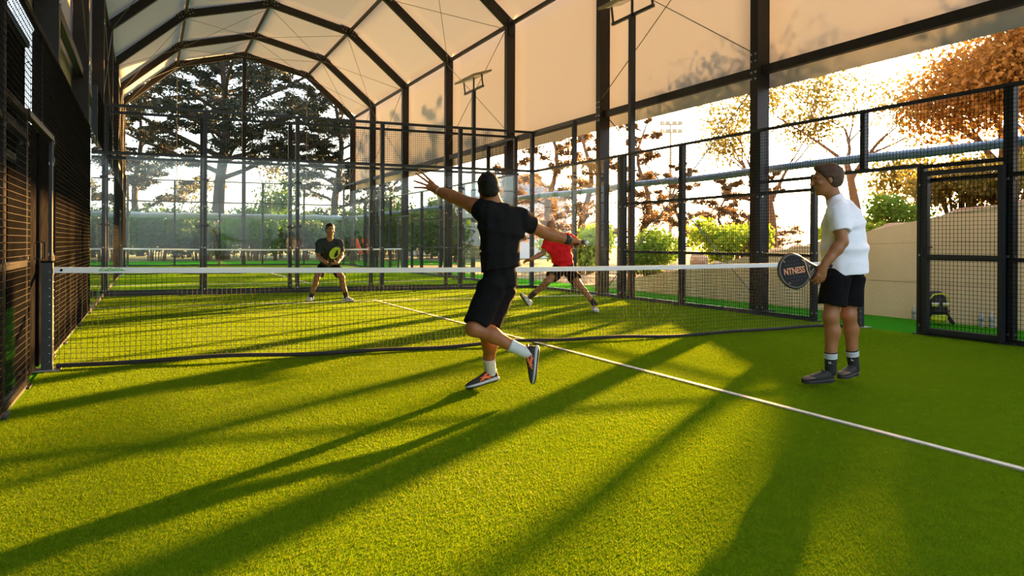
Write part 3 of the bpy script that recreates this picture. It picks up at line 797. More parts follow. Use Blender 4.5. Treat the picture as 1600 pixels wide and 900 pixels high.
# orange chairs and a cone behind the far glass
M_ORANGE = mat('orange_plastic', (.75, .11, .04), .5, noise=(6, (.82, .15, .06), .5), trans=.3)
def orange_chair(x, label):
    b = gpt(x, 410, 44); b.z = -.012; t = thing('plastic_chair', b, label, 'chair', 'orange chairs beyond the second court')
    a = CR; 
    def P(u, v, z): return b + a*u + CF*v + Vector((0, 0, z))
    for q, (u0, z0, u1, z1) in (('backrest', (-.20, 1.36, .06, .60)), ('seat', (.04, .60, .20, .46))):
        m = MB()
        for w in (-.24, .24):
            pass
        v = [P(u0-.07, -.2, z0), P(u0+.08, -.2, z0), P(u0+.08, .2, z0), P(u0-.07, .2, z0), P(u1-.08, -.2, z1), P(u1+.11, -.2, z1), P(u1+.11, .2, z1), P(u1-.08, .2, z1)]
        m.add(v, [(0,3,2,1),(4,5,6,7),(0,1,5,4),(1,2,6,5),(2,3,7,6),(3,0,4,7)]).build(q, M_ORANGE, t)
    for u, v in ((0, -.16), (0, .16), (.24, -.16), (.24, .16)): MB().tube([P(u, v, 0), P(u, v, .6 if u < .2 else .5)], .018, 6).build('leg', M_STEEL, t)
orange_chair(561, 'left one of the two orange chairs beyond the second net')
orange_chair(573, 'right one of the two orange chairs beyond the second net')
def cone_():
    b = gpt(688, 416, 30); b.z = 0; t = thing('marker_cone', b, 'small orange cone outside the second court fence', 'cone')
    b.x = 5.9; b.y = 19.3; b.z = -.004; t.location = b
    MB().tube([b, b+Vector((0, 0, .03))], .16, 12).build('base', M_ORANGE, t); MB().tube([b+Vector((0, 0, .03)), b+Vector((0, 0, .56))], [.12, .02], 12).build('cone_body', M_ORANGE, t)
cone_()
# ---------------------------------------------------------------- implicit surfaces for bodies and clothes
class Field:
    def __init__(s, lo, hi, h):
        s.h = h; s.lo = np.array(lo, float) - 3*h
        s.n = np.ceil((np.array(hi) - s.lo) / h).astype(int) + 4
        s.ax = [s.lo[i] + h*np.arange(s.n[i]) for i in range(3)]
        s.D = np.full(s.n, .5, np.float32)
    def _win(s, lo, hi):
        a = np.clip(np.floor((np.array(lo) - s.lo) / s.h).astype(int), 0, s.n); b = np.clip(np.ceil((np.array(hi) - s.lo) / s.h).astype(int) + 1, 0, s.n)
        if (b <= a).any(): return None, None
        P = np.stack(np.meshgrid(s.ax[0][a[0]:b[0]], s.ax[1][a[1]:b[1]], s.ax[2][a[2]:b[2]], indexing='ij'), -1).astype(np.float32)
        return (slice(a[0], b[0]), slice(a[1], b[1]), slice(a[2], b[2])), P
    def _join(s, w, d, k, op):
        o = s.D[w]
        if op == 'sub': d = -d; s.D[w] = s._smax(o, d, k); return
        if op == 'int': s.D[w] = s._smax(o, d, k); return
        if k <= 0: s.D[w] = np.minimum(o, d); return
        t = np.clip(.5 + .5*(d - o)/k, 0, 1); s.D[w] = d*(1-t) + o*t - k*t*(1-t)
    @staticmethod
    def _smax(a, b, k):
        if k <= 0: return np.maximum(a, b)
        t = np.clip(.5 - .5*(b - a)/k, 0, 1); return b*(1-t) + a*t + k*t*(1-t)
    def cap(s, a, b, ra, rb, k=.02, op='add'):
        a = np.array(a, np.float32); b = np.array(b, np.float32); m = max(ra, rb) + k + .03
        w, P = s._win(np.minimum(a, b) - m, np.maximum(a, b) + m)
        if w is None: return s
        ba = b - a; t = np.clip(((P - a) @ ba) / max(float(ba @ ba), 1e-9), 0, 1)
        d = np.linalg.norm(P - a - t[..., None]*ba, axis=-1) - (ra + (rb - ra)*t)
        s._join(w, d, k, op); return s
    def ell(s, c, r, F=None, k=.02, op='add'):
        """F: 3 orthonormal axes as rows"""
        c = np.array(c, np.float32); r = np.array(r, np.float32); F = np.eye(3, dtype=np.float32) if F is None else np.array(F, np.float32)
        m = r.max() + k + .02
        w, P = s._win(c - m, c + m)
        if w is None: return s
        q = (P - c) @ F.T / r; n = np.linalg.norm(q, axis=-1)
        d = (n - 1) * (r.min()*.5 + .5*r.mean())
        s._join(w, d, k, op); return s
    def tube(s, a, b, lat, wa, da, wb, db, k=.04, op='add'):
        """flat-ended elliptic cone a->b with half widths along lat and half depths across"""
        a = np.array(a, np.float32); b = np.array(b, np.float32); ax = b - a; L = float(np.linalg.norm(ax)); ax = ax / L
        l = np.array(lat, np.float32); l = l - ax*(l @ ax); l /= np.linalg.norm(l); e = np.cross(ax, l)
        m = max(wa, wb, da, db) + k + .03
        w, P = s._win(np.minimum(a, b) - m, np.maximum(a, b) + m)
        if w is None: return s
        q = P - a; h = q @ ax; t = np.clip(h / L, 0, 1); W = wa + (wb-wa)*t; D = da + (db-da)*t
        u = (q @ l) / W; v = (q @ e) / D; d2 = (np.sqrt(u*u + v*v) - 1) * (np.minimum(W, D)*.6 + np.maximum(W, D)*.4)
        hc = np.maximum(-h, h - L)
        d = np.sqrt(np.maximum(d2, 0)**2 + np.maximum(hc, 0)**2) + np.minimum(np.maximum(d2, hc), 0)
        s._join(w, d, k, op); return s
    def half(s, p, n, lo, hi, op='sub', k=.004):
        """remove (sub) the side the normal n points to"""
        w, P = s._win(lo, hi)
        if w is None: return s
        d = (P - np.array(p, np.float32)) @ np.array(n, np.float32)
        s.D[w] = s._smax(s.D[w], d, k); return s
    def wrinkle(s, amp, freq, seed):
        r = np.random.default_rng(seed); band = np.argwhere(np.abs(s.D) < .04)
        P = s.lo + band*s.h; v = np.zeros(len(P))
        for i in range(7):
            d = r.normal(size=3); d /= np.linalg.norm(d); f = freq * r.uniform(.5, 1.6)
            v += np.sin(P @ d * f + r.uniform(0, 6) + 1.5*np.sin(P @ r.normal(size=3) * freq * .35))
        s.D[band[:, 0], band[:, 1], band[:, 2]] += (amp * v / 3).astype(np.float32); return s
    def mesh(s, name, mt, parent, smooth=1):
        D = s.D; n = s.n; ins = D < 0
        c = np.zeros(n - 1, np.int8)
        for i in (0, 1):
            for j in (0, 1):
                for k in (0, 1): c += ins[i:n[0]-1+i, j:n[1]-1+j, k:n[2]-1+k]
        cells = np.argwhere((c > 0) & (c < 8)); idm = np.full(n - 1, -1, np.int32)
        idm[cells[:, 0], cells[:, 1], cells[:, 2]] = np.arange(len(cells))
        corner = [(i, j, k) for i in (0, 1) for j in (0, 1) for k in (0, 1)]
        val = np.stack([D[cells[:, 0]+i, cells[:, 1]+j, cells[:, 2]+k] for i, j, k in corner], 1)
        acc = np.zeros((len(cells), 3)); cnt = np.zeros(len(cells))
        for x in range(8):
            for y in range(x+1, 8):
                if sum(abs(p-q) for p, q in zip(corner[x], corner[y])) != 1: continue
                a, b = val[:, x], val[:, y]; m = (a < 0) != (b < 0)
                t = np.where(m, a / np.where(m, a - b, 1), 0)[:, None]
                p = np.array(corner[x]) + t*(np.array(corner[y]) - np.array(corner[x]))
                acc[m] += p[m]; cnt[m] += 1
        V = s.lo + (cells + acc/np.maximum(cnt, 1)[:, None]) * s.h
        Q = []
        for ax in range(3):
            o1, o2 = [(1, 2), (2, 0), (0, 1)][ax]
            sl0 = [slice(None)]*3; sl1 = [slice(None)]*3; sl0[ax] = slice(0, -1); sl1[ax] = slice(1, None)
            A = ins[tuple(sl0)]; B = ins[tuple(sl1)]; e = np.argwhere(A != B)
            e = e[(e[:, o1] > 0) & (e[:, o2] > 0)]
            flip = ~ins[e[:, 0], e[:, 1], e[:, 2]]
            def cell(d1, d2):
                q = e.copy(); q[:, o1] -= d1; q[:, o2] -= d2; q = np.minimum(q, n - 2); return idm[q[:, 0], q[:, 1], q[:, 2]]
            q = np.stack([cell(1, 1), cell(0, 1), cell(0, 0), cell(1, 0)], 1)
            q[flip] = q[flip][:, ::-1]; Q.append(q)
        Q = np.concatenate(Q); Q = Q[(Q >= 0).all(1)]
        for _ in range(smooth):                      # light relaxation of the voxel steps
            I = np.concatenate([Q[:, a] for a in (0, 1, 2, 3)] * 2); K = np.concatenate([Q[:, a] for a in (1, 2, 3, 0)] + [Q[:, a] for a in (3, 0, 1, 2)])
            W = np.bincount(I, minlength=len(V)); S = np.stack([np.bincount(I, V[K, i], len(V)) for i in range(3)], 1)
            V = V*.5 + .5*S/np.maximum(W, 1)[:, None]
        return np_mesh(name, V, Q, mt, parent, smooth=True)

def N(v): return Vector(v).normalized()
def skin(name, c1, c2): return mat(name, c1, .5, spec=.4, noise=(18, c2, .7), bump=(180, .15, .002))
SKIN_A = skin('skin_tan', (.27, .10, .036), (.33, .13, .05))
SKIN_B = skin('skin_warm', (.27, .11, .042), (.33, .14, .056))
SKIN_C = skin('skin_brown', (.27, .12, .055), (.34, .155, .07))
C_BLACK = mat('black_jersey', (.006, .006, .007), .9, spec=.1, noise=(40, (.010, .010, .011), .5), bump=(300, .3, .002))
C_SHORT = mat('black_shorts_cloth', (.004, .004, .005), .9, spec=.1, noise=(30, (.008, .008, .009), .5), bump=(250, .3, .002))
C_WHITE = mat('white_jersey', (.80, .83, .98), .85, spec=.2, noise=(25, (.85, .87, .99), .5), bump=(300, .3, .002))
C_RED = mat('red_jersey', (.62, .008, .012), .8, spec=.2, noise=(25, (.70, .015, .018), .5), bump=(300, .3, .002))
C_SLATE = mat('slate_jersey', (.022, .030, .038), .85, spec=.2, noise=(25, (.032, .042, .052), .5), bump=(300, .3, .002))
C_SOCKW = mat('grey_white_sock', (.50, .56, .60), .9, noise=(60, (.60, .65, .68), .5), bump=(160, .4, .004))
C_SOCKB = mat('black_sock', (.012, .012, .013), .9, noise=(60, (.02, .02, .021), .5), bump=(160, .4, .004))
C_RUB = mat('black_rubber', (.010, .010, .011), .6, noise=(30, (.02, .02, .02), .5))
C_SHOEB = mat('black_shoe_mesh', (.010, .010, .011), .75, noise=(120, (.022, .022, .023), .6), bump=(200, .5, .003))
C_SHOEW = mat('white_shoe', (.62, .65, .68), .7, noise=(60, (.72, .74, .76), .5))
C_GREY = mat('grey_midsole', (.42, .48, .53), .6, noise=(40, (.52, .57, .60), .5))
C_OR = mat('orange_print', (.85, .16, .05), .6, noise=(60, (.9, .22, .08), .5))
C_TAUPE = mat('taupe_mesh', (.10, .07, .05), .75, noise=(120, (.16, .12, .09), .6))
H_BLACK = mat('black_hair', (.004, .0035, .0035), .6, spec=.25, noise=(120, (.010, .008, .007), .6), bump=(220, .7, .006))
H_BROWN = mat('brown_hair', (.045, .022, .010), .6, spec=.4, noise=(120, (.085, .042, .018), .6), bump=(220, .8, .006))
EYE_W = mat('eye_white', (.75, .73, .70), .3, noise=(30, (.8, .78, .75), .5)); EYE_D = mat('iris', (.03, .018, .01), .2, noise=(30, (.05, .03, .02), .5))
LIP = mat('lip', (.30, .09, .06), .5, noise=(30, (.34, .11, .07), .5))
E_METAL = mat('watch_metal', (.55, .45, .25), .35, metal=.7, noise=(60, (.65, .52, .3), .5))

def add_hand(f, wrist, d, pn, curls, spread=.12, side=1, sc=1.0, thumb=(.8, .3), tips=None):
    """d: direction of the palm, pn: palm normal, side: which side the thumb is on, curls: per-finger joint bends in radians"""
    d = N(d); pn = Vector(pn); pn = N(pn - d*pn.dot(d)); l = d.cross(pn) * side       # l points to the thumb side
    w = Vector(wrist); r = .0094*sc
    f.cap(w - d*.02, w + d*.05*sc, .026*sc, .024*sc, .02)
    kn = []
    for i, (o, ln) in enumerate(((.030, .092), (.010, .096), (-.011, .090), (-.030, .080))):
        k = w + d*ln*sc + l*o*sc; kn.append(k)
        f.cap(w + d*.02*sc + l*o*.55*sc, k, .0135*sc, .0115*sc, .014)
        fl = (.074, .083, .077, .060)[i]*sc; seg = (.45, .31, .24); p = k; a = 0
        base = N(d + l*(spread*(1.5-i)))
        if tips is not None:
            q = Vector(tips[i]); mid = (k+q)/2 - pn*.004; f.cap(k, mid, r*1.05, r*.98, .006); f.cap(mid, q, r*.98, r*.82, .004); continue
        for j in range(3):
            a += curls[i][j] if hasattr(curls[i], '__len__') else curls[i]*(.9, 1.1, .7)[j]
            q = p + (base*math.cos(a) + pn*math.sin(a)) * fl*seg[j]
            f.cap(p, q, r*(1.08-.07*j), r*(1.0-.08*j), .006 if j == 0 else .003); p = q
    tb = w + d*.028*sc + l*.024*sc + pn*.008*sc
    t1 = tb + N(d*.65 + l*thumb[0] + pn*thumb[1]) * .042*sc; t2 = t1 + N(d*.8 + l*thumb[0]*.45 + pn*thumb[1]*1.2) * .032*sc; t3 = t2 + N(d*.9 + l*thumb[0]*.1 + pn*thumb[1]*1.5)*.026*sc
    f.cap(w + d*.01*sc + l*.012*sc, tb, .017*sc, .016*sc, .014); f.cap(tb, t1, .0145*sc, .0115*sc, .01); f.cap(t1, t2, .0108*sc, .0098*sc, .004); f.cap(t2, t3, .0098*sc, .0082*sc, .003)

def add_head(f, c, fh, uh, sc=1.0):
    fh = N(fh); uh = N(Vector(uh) - fh*Vector(uh).dot(fh)); sh = fh.cross(uh); F = [tuple(sh), tuple(fh), tuple(uh)]
    P = lambda a, b, z: tuple(c + (sh*a + fh*b + uh*z)*sc)
    E = lambda p, r, k=.012, op='add': f.ell(p, np.array(r)*sc, F, k, op)
    E(P(0, -.012, .022), (.074, .096, .092), .02)          # cranium
    E(P(0, .028, -.035), (.060, .066, .085), .03)           # face block
    E(P(0, .044, -.080), (.043, .046, .038), .03)           # jaw
    f.cap(P(0, .080, -.101), P(0, .082, -.102), .017*sc, .017*sc, .016)   # chin
    E(P(0, .080, .028), (.052, .018, .013), .014)           # brow
    for s in (-1, 1):
        E(P(s*.031, .094, .006), (.017, .012, .010), .010, 'sub')
        E(P(s*.043, .068, -.020), (.022, .020, .016), .016)  # cheekbone
        E(P(s*.075, -.010, -.012), (.007, .016, .028), .004); E(P(s*.083, -.009, -.008), (.004, .008, .015), .003, 'sub')
    f.cap(P(0, .090, .018), P(0, .120, -.024), .0085*sc, .0120*sc, .010)
    for s in (-1, 1): f.cap(P(s*.010, .098, -.028), P(s*.012, .096, -.03), .0085*sc, .0085*sc, .008)
    E(P(0, .092, -.053), (.024, .011, .0068), .006); E(P(0, .090, -.068), (.021, .011, .0070), .006)
    E(P(0, .103, -.0605), (.024, .009, .0020), .002, 'sub')
    return sh, fh, uh

def person(label, J, o):
    """J: joints in world space; o: options"""
    h = o['voxel']; J = {k: Vector(v) if not isinstance(v, (list, tuple)) or len(v) == 3 else v for k, v in J.items()}
    base = Vector(((J['ankle_l'].x + J['ankle_r'].x)/2, (J['ankle_l'].y + J['ankle_r'].y)/2, 0))
    t = thing('person', base, label, 'person')
    sc = o.get('sc', 1.0)
    allp = [tuple(J[k]) for k in J]; lo = np.min(allp, 0) - .25; hi = np.max(allp, 0) + .25
    latS = N(J['shoulder_r'] - J['shoulder_l']); latH = N(J['hip_r'] - J['hip_l'])
    pel, nk = J['pelvis'], J['neck']; chest = J['chest']; sm = (J['shoulder_r'] + J['shoulder_l'])/2
    up = N(nk - pel)
    # ---- body
    ar = o.get('arm', 1.0); lg = o.get('leg', 1.0)
    f = Field(lo, hi, h)
    f.tube(pel - up*.06, chest, latH, .135, .085, .125, .08, .04); f.tube(chest, sm - up*.03, latS, .125, .08, .10, .05, .04)
    for s in 'lr':
        sh, el, wr = J['shoulder_'+s], J['elbow_'+s], J['wrist_'+s]; hp, kn, an = J['hip_'+s], J['knee_'+s], J['ankle_'+s]
        f.cap(nk - up*.02, sh, .045, .046, .03); f.cap(sh, sh, .056*ar, .056*ar, .03)
        m = sh.lerp(el, .45); f.cap(sh, m, .054*ar, .050*ar, .03); f.cap(m, el, .050*ar, .040*ar, .03)
        d = N(wr - el); q = el.lerp(wr, .3)
        f.cap(el, q, .041*ar, .044*ar, .02); f.cap(q, el.lerp(wr, .75), .044*ar, .033*ar, .02); f.cap(el.lerp(wr, .7), wr, .034*ar, .027, .02)
        m = hp.lerp(kn, .4); f.cap(hp, m, .066, .076, .04); f.cap(m, kn, .076, .056, .04); 
        fwd = J.get('kneefwd_'+s); fw_ = N(fwd) if fwd is not None else N(J['toe_'+s] - an)
        f.cap(kn + fw_*.012, kn + fw_*.012, .054, .054, .03)
        ck = kn.lerp(an, .30) - fw_*.022; f.cap(kn, ck, .051*lg, .054*lg, .03); f.cap(ck, kn.lerp(an, .68) - fw_*.006, .054*lg, .038, .03); f.cap(kn.lerp(an, .6), an, .040, .034, .02)
        f.cap(kn, an, .044, .034, .02); f.cap(an, an + N(J['toe_'+s] - an)*.05, .030, .018, .01)
    hc = J['head']; f.cap(nk - up*.03, nk.lerp(hc, .62), .064*sc, .060*sc, .03)
    sh_, fh_, uh_ = add_head(f, hc, J['face'], J['headup'], sc*o.get('head_sc', 1))
    for s in 'lr':
        hd = o['hand_'+s]; add_hand(f, J['wrist_'+s], **hd)
    body = f.mesh('body', o['skin'], t); del f
    hs = sc*o.get('head_sc', 1)
    HP = lambda a, b, z: hc + (sh_*a + fh_*b + uh_*z)*hs
    # ---- face details
    for s in (-1, 1):
        e = Field(HP(s*.032, .08, .006) - Vector((.02,)*3), HP(s*.032, .08, .006) + Vector((.02,)*3), .003)
        e.cap(HP(s*.029, .0715, .005), HP(s*.029, .072, .005), .0108*hs, .0108*hs, 0); eo = e.mesh('eye', EYE_W, t)
        MB().disc(HP(s*.029, .0820, .005), fh_, .0056*hs, .0015, 10).build('iris', EYE_D, eo)
        if o.get('hair'):
            MB().tube([HP(s*.016, .098, .026), HP(s*.034, .096, .032), HP(s*.052, .078, .026)], [.003*hs, .0045*hs, .002*hs], 6).build('eyebrow', o['hair'], t)
    # ---- hair
    if o.get('hair'):
        g = Field(tuple(hc - Vector((.18,)*3)), tuple(hc + Vector((.18,)*3)), max(.005, h*.8)); F = [tuple(sh_), tuple(fh_), tuple(uh_)]
        b = o.get('hair_bulk', .012)
        g.ell(tuple(HP(0, -.025, .028)), np.array((.074+b*.8, .098+b, .092+b*.45))*hs, F, .0)
        g.ell(tuple(HP(0, -.05, -.03)), np.array((.066+b*.6, .06+b*.6, .06))*hs, F, .03)
        if o.get('fringe'): g.ell(tuple(HP(.0, .034, .100)), np.array((.056, .042, .022))*hs, F, .03)
        nrm = N(fh_*.86 - uh_*.50); 
        lo2, hi2 = tuple(hc - Vector((.2,)*3)), tuple(hc + Vector((.2,)*3))
        g.half(tuple(HP(0, .026, .006)), tuple(nrm), lo2, hi2, k=.012)
        g.half(tuple(HP(0, 0, -.078)), tuple(-uh_), lo2, hi2, k=.01)
        for s in (-1, 1): g.ell(tuple(HP(s*.085, -.006, -.014)), np.array((.020, .020, .030))*hs, F, .006, 'sub')
        g.wrinkle(.0022, 95, 5); g.mesh('hair', o['hair'], t)
    # ---- shirt
    def bounds(ks, m): q = [tuple(J[k]) for k in ks]; return np.min(q, 0) - m, np.max(q, 0) + m
    bl, bh = bounds(('hem', 'chest', 'neck', 'shoulder_l', 'shoulder_r'), .27)
    f = Field(bl, bh, h)
    hem = J['hem']; waist = J.get('waist', hem.lerp(chest, .45)); w = o['torso']          # (hem w,d),(waist),(chest),(shoulder)
    f.tube(hem, waist, latH.lerp(latS, .25), w[0][0], w[0][1], w[1][0], w[1][1], .05); f.tube(waist, chest, latH.lerp(latS, .6), w[1][0], w[1][1], w[2][0], w[2][1], .07)
    f.tube(chest, sm - up*.03, latS, w[2][0], w[2][1], w[3][0], w[3][1], .06)
    dep = latS.cross(up).normalized(); l3 = up.cross(dep).normalized()
    f.ell(tuple(chest.lerp(sm, .55) - up*.01), (w[2][0]*.93, w[2][1]*.95, (sm-chest).length*.95), [tuple(l3), tuple(dep), tuple(up)], .06)
    for s in 'lr':
        sh, el = J['shoulder_'+s], J['elbow_'+s]; d = N(el - sh)
        f.cap(nk - up*.018, sh + up*.004, .062, .064, .05); f.cap(sh, sh + d*.03, .071, .072, .05)
        e = sh + d * o['sleeve_'+s]; f.tube(sh, e, up.cross(d) if abs(up.dot(d)) < .9 else latS, .072, .072, o['slv_r'], o['slv_r']*1.02, .05)
    f.wrinkle(o.get('fold', .006), 46, o.get('seed', 1))
    for s in 'lr':
        sh, el = J['shoulder_'+s], J['elbow_'+s]; d = N(el - sh); e = sh + d*o['sleeve_'+s]
        f.cap(sh + d*(o['sleeve_'+s]*.55), e + d*.05, o['slv_r']*.5, o['slv_r']-.010, .0, 'sub')
    f.cap(nk + up*.045 + N(J['face'])*.03, nk + up*.12 + N(J['face'])*.06, .075, .11, .012, 'sub')
    shirt = f.mesh('shirt', o['shirt'], t); del f
    # ---- shorts
    bl, bh = bounds(('pelvis', 'hip_l', 'hip_r', 'knee_l', 'knee_r'), .22)
    f = Field(bl, bh, h); r0, r1 = o['leg_r']
    f.tube(pel - up*.09, pel + up*.10, latH, o['hipw'][0], o['hipw'][1], o['hipw'][0]*.93, o['hipw'][1]*.93, .05)
    ends = {}
    for s in 'lr':
        hp, kn = J['hip_'+s], J['knee_'+s]; e = hp.lerp(kn, o['short_'+s]); d = N(kn - hp); ends[s] = (e, d)
        q_ = o.get('hip_drop', .04); f.cap(hp + d*q_, hp + d*q_, r0*.86, r0*.86, .04); f.tube(hp + d*(q_+.01), e, latH, r0*.95, r0*.95, r1, r1, .05)
    f.wrinkle(o.get('fold', .006), 30, o.get('seed', 1)+9)
    for s in 'lr': e, d = ends[s]; f.cap(e - d*.10, e + d*.06, r1*.6, r1-.010, 0, 'sub')
    f.mesh('shorts', o['shorts'], t); del f
    # ---- socks and shoes
    for s in 'lr':
        kn, an = J['knee_'+s], J['ankle_'+s]; d = N(kn - an); toe = J['toe_'+s]
        q = o['sock_h']; sk = MB(); n = 8; kk = (kn-an).length
        P = [an - d*.03] + [an + d*(q*i/n) for i in range(n+1)]
        rr = [.043] + [.0455 + .005*(i/n)**2 + (.002 if i == n else 0) for i in range(n+1)]
        so = sk.tube(P, rr, 18).build('sock', o['sock'], t, smooth=True)
        if o.get('sock_stripes'):
            for z in o['sock_stripes']:
                MB().tube([an + d*(q*z-.006), an + d*(q*z+.006)], .0475 + .005*z*z, 18).build('stripe', C_SOCKW, so)
            fw_ = N(toe - an); sd = d.cross(fw_)
            for k in (-1, 0, 1):
                c = an + d*(q*.42) + (CAM-an).normalized()*.047 + CR*.011*k
                MB().tube([c - Vector((0, 0, .008)), c + CR*.006*k + Vector((0, 0, .010))], [.004, .0015], 6).build('sock_mark', C_SOCKW, so)
        shoe(t, an, toe, J.get('sole_'+s), o)
    return t, body, shirt, HP

def shoe(t, an, toe, soledir, o):
    """toe: world point of the toe tip on the ground side; soledir: direction the sole faces (default down)"""
    D = Vector(soledir).normalized() if soledir is not None else Vector((0, 0, -1)); U = -D
    F_ = toe - an; F_ = N(F_ - U*F_.dot(U)); S = F_.cross(U)
    L = o.get('shoe_len', .292); hb = toe - F_*L            # heel end at sole level
    def ring(s, w, z0, z1, n=14, pinch=1.0):
        c = hb + F_*(s*L); R_ = []
        for k in range(n):
            a = 2*math.pi*k/n; x = math.cos(a); y = math.sin(a)
            x = math.copysign(abs(x)**.75, x); y = math.copysign(abs(y)**.8, y)
            zz = z0 + (z1-z0)*(y*.5+.5); ww = w*(1 - (1-pinch)*max(0, y))
            R_.append(c + S*(x*ww) + U*zz)
        return R_
    def loft(secs):
        mb = MB(); n = 14
        for q in secs: mb.v += [tuple(p) for p in ring(*q)]
        for i in range(len(secs)-1):
            for k in range(n): a = i*n+k; b = i*n+(k+1) % n; mb.f.append((a, a+n, b+n, b))
        mb.f.append(tuple(range(n))); mb.f.append(tuple((len(secs)-1)*n + k for k in reversed(range(n)))); return mb
    up_ = loft([(.02, .022, .022, .075), (.06, .034, .02, .098), (.16, .038, .02, .104), (.27, .038, .02, .100), (.36, .039, .02, .094), (.48, .042, .02, .083),
                (.62, .046, .02, .070), (.75, .047, .02, .060), (.87, .040, .02, .050), (.95, .027, .02, .040), (.985, .012, .022, .032)]).build('shoe', o['shoe'], t, smooth=True)
    for p in up_.data.polygons: pass
    loft([(.0, .020, .010, .030), (.03, .034, .004, .036), (.14, .041, .002, .040), (.32, .040, .004, .036), (.5, .043, .002, .032), (.68, .050, .000, .030), (.82, .047, .001, .028), (.93, .033, .005, .028), (1.0, .010, .013, .026)]).build('midsole', o['midsole'], up_, smooth=True)
    loft([(.02, .022, .004, .014), (.14, .041, -.004, .012), (.32, .039, -.002, .010), (.5, .042, -.004, .010), (.68, .050, -.006, .010), (.82, .047, -.005, .010), (.93, .034, -.001, .012), (.99, .012, .008, .016)]).build('outsole', C_RUB, up_, smooth=True)
    def sp(s, x, z): return hb + F_*(s*L) + S*x + U*z
    lc = o.get('lace', C_RUB)
    for i in range(5):
        s = .34 + .06*i; z = .097 - .025*i*.3 - .006*i
        MB().tube([sp(s, -.024, z-.008), sp(s+.012, 0, z+.002), sp(s, .024, z-.008)], .0035, 5).build('lace', lc, up_)
    if o.get('stripes'):
        for sd in (-1, 1):
            for (a, b) in (((.30, .088), (.52, .036)), ((.38, .080), (.60, .034)), ((.56, .060), (.30, .040)), ((.50, .062), (.24, .050))):
                P = []
                for k in range(5):
                    u = k/4; s = a[0]+(b[0]-a[0])*u; z = a[1]+(b[1]-a[1])*u; P.append(sp(s, sd*(.0405 + .003*math.sin(u*3) + (.006 if z < .06 else -.004)), z))
                MB().tube(P, .0052, 5).build('side_stripe', o['stripes'], up_)
        MB().tube([sp(.05, -.03, .085), sp(.0, 0, .09), sp(.05, .03, .085)], .006, 5).build('heel_stripe', o['stripes'], up_)
    if o.get('toecap'):
        loft([(.70, .0485, .03, .060), (.82, .045, .03, .056), (.92, .034, .03, .047), (.975, .018, .03, .038)]).build('toe_cap', o['toecap'], up_, smooth=True)
    return up_

# ---------------------------------------------------------------- padel rackets
def racket(butt, tip, nrm, label, cols, letters=None):
    """butt, tip: ends of the racket axis; nrm: face normal"""
    butt = Vector(butt); tip = Vector(tip); A = N(tip - butt); Nn = Vector(nrm); Nn = N(Nn - A*Nn.dot(A)); S = A.cross(Nn)
    L = .455; t = thing('padel_racket', butt, label, 'racket'); P = lambda a, s, n: butt + A*a + S*s + Nn*n
    ca = .328; rx, ry = .127, .130
    def outline(n, sc=1.0):
        out = []
        for k in range(n):
            a = 2*math.pi*k/n; c, s = math.cos(a), math.sin(a)
            y = s * ry * (1 - .10*max(0, -c)); out.append((ca + c*rx*sc, y*sc))
        return out
    n = 40; th = .018; mb = MB()
    secs = [(.965, -th), (1.0, -th*.6), (1.0, th*.6), (.965, th)]
    for sc, z in secs: mb.v += [tuple(P(a, s, z)) for a, s in outline(n, sc)]
    for i in range(3):
        for k in range(n): a = i*n+k; b = i*n+(k+1) % n; mb.f.append((a, b, b+n, a+n))
    mb.f.append(tuple(reversed(range(n)))); mb.f.append(tuple(3*n+k for k in range(n)))
    head = mb.build('head', cols[0], t)
    rim = MB(); o = outline(n, 1.0)
    rim.tube([P(a, s, 0) for a, s in o] + [P(*o[0], 0)], .0165, 8, cap=False); rim.build('rim', cols[1], head, smooth=True)
    for s in (-1, 1):
        MB().tube([P(.132, s*.006, 0), P(.165, s*.030, 0), P(.215, s*.070, 0), P(.25, s*.100, 0)], [.015, .013, .013, .014], 8).build('throat', cols[1], t, smooth=True)
    MB().tube([P(.197, -.05, 0), P(.205, 0, 0), P(.197, .05, 0)], .011, 8).build('bridge', cols[1], t, smooth=True)
    MB().tube([P(-.0, 0, 0), P(.004, 0, 0), P(.13, 0, 0), P(.145, 0, 0)], [.014, .0165, .0155, .0165], 12).build('grip', cols[2], t, smooth=True)
    MB().tube([P(-.012, 0, 0), P(0, 0, 0), P(.012, 0, 0)], [.012, .019, .0175], 12).build('butt_cap', cols[3], t, smooth=True)
    for k in range(6): MB().tube([P(.016+.02*k, 0, 0), P(.019+.02*k, 0, 0)], .0172, 12).build('grip_wrap', cols[3] if k == 5 else C_RUB, t)
    holes = MB()
    for i in range(-3, 4):
        for j in range(-3, 4):
            a, s = ca + i*.026 + (.013 if j % 2 else 0), j*.026
            if math.hypot((a-ca)/rx, s/ry) < .74 and not (letters and abs(s - .0) < .030):
                for z in (-1, 1): holes.disc(P(a, s, z*(th+.0004)), Nn, .0055, .0012, 8)
    ho = holes.build('hole_pattern', C_RUB, head); ho['kind'] = 'stuff'
    return t, head, P, A, S, Nn

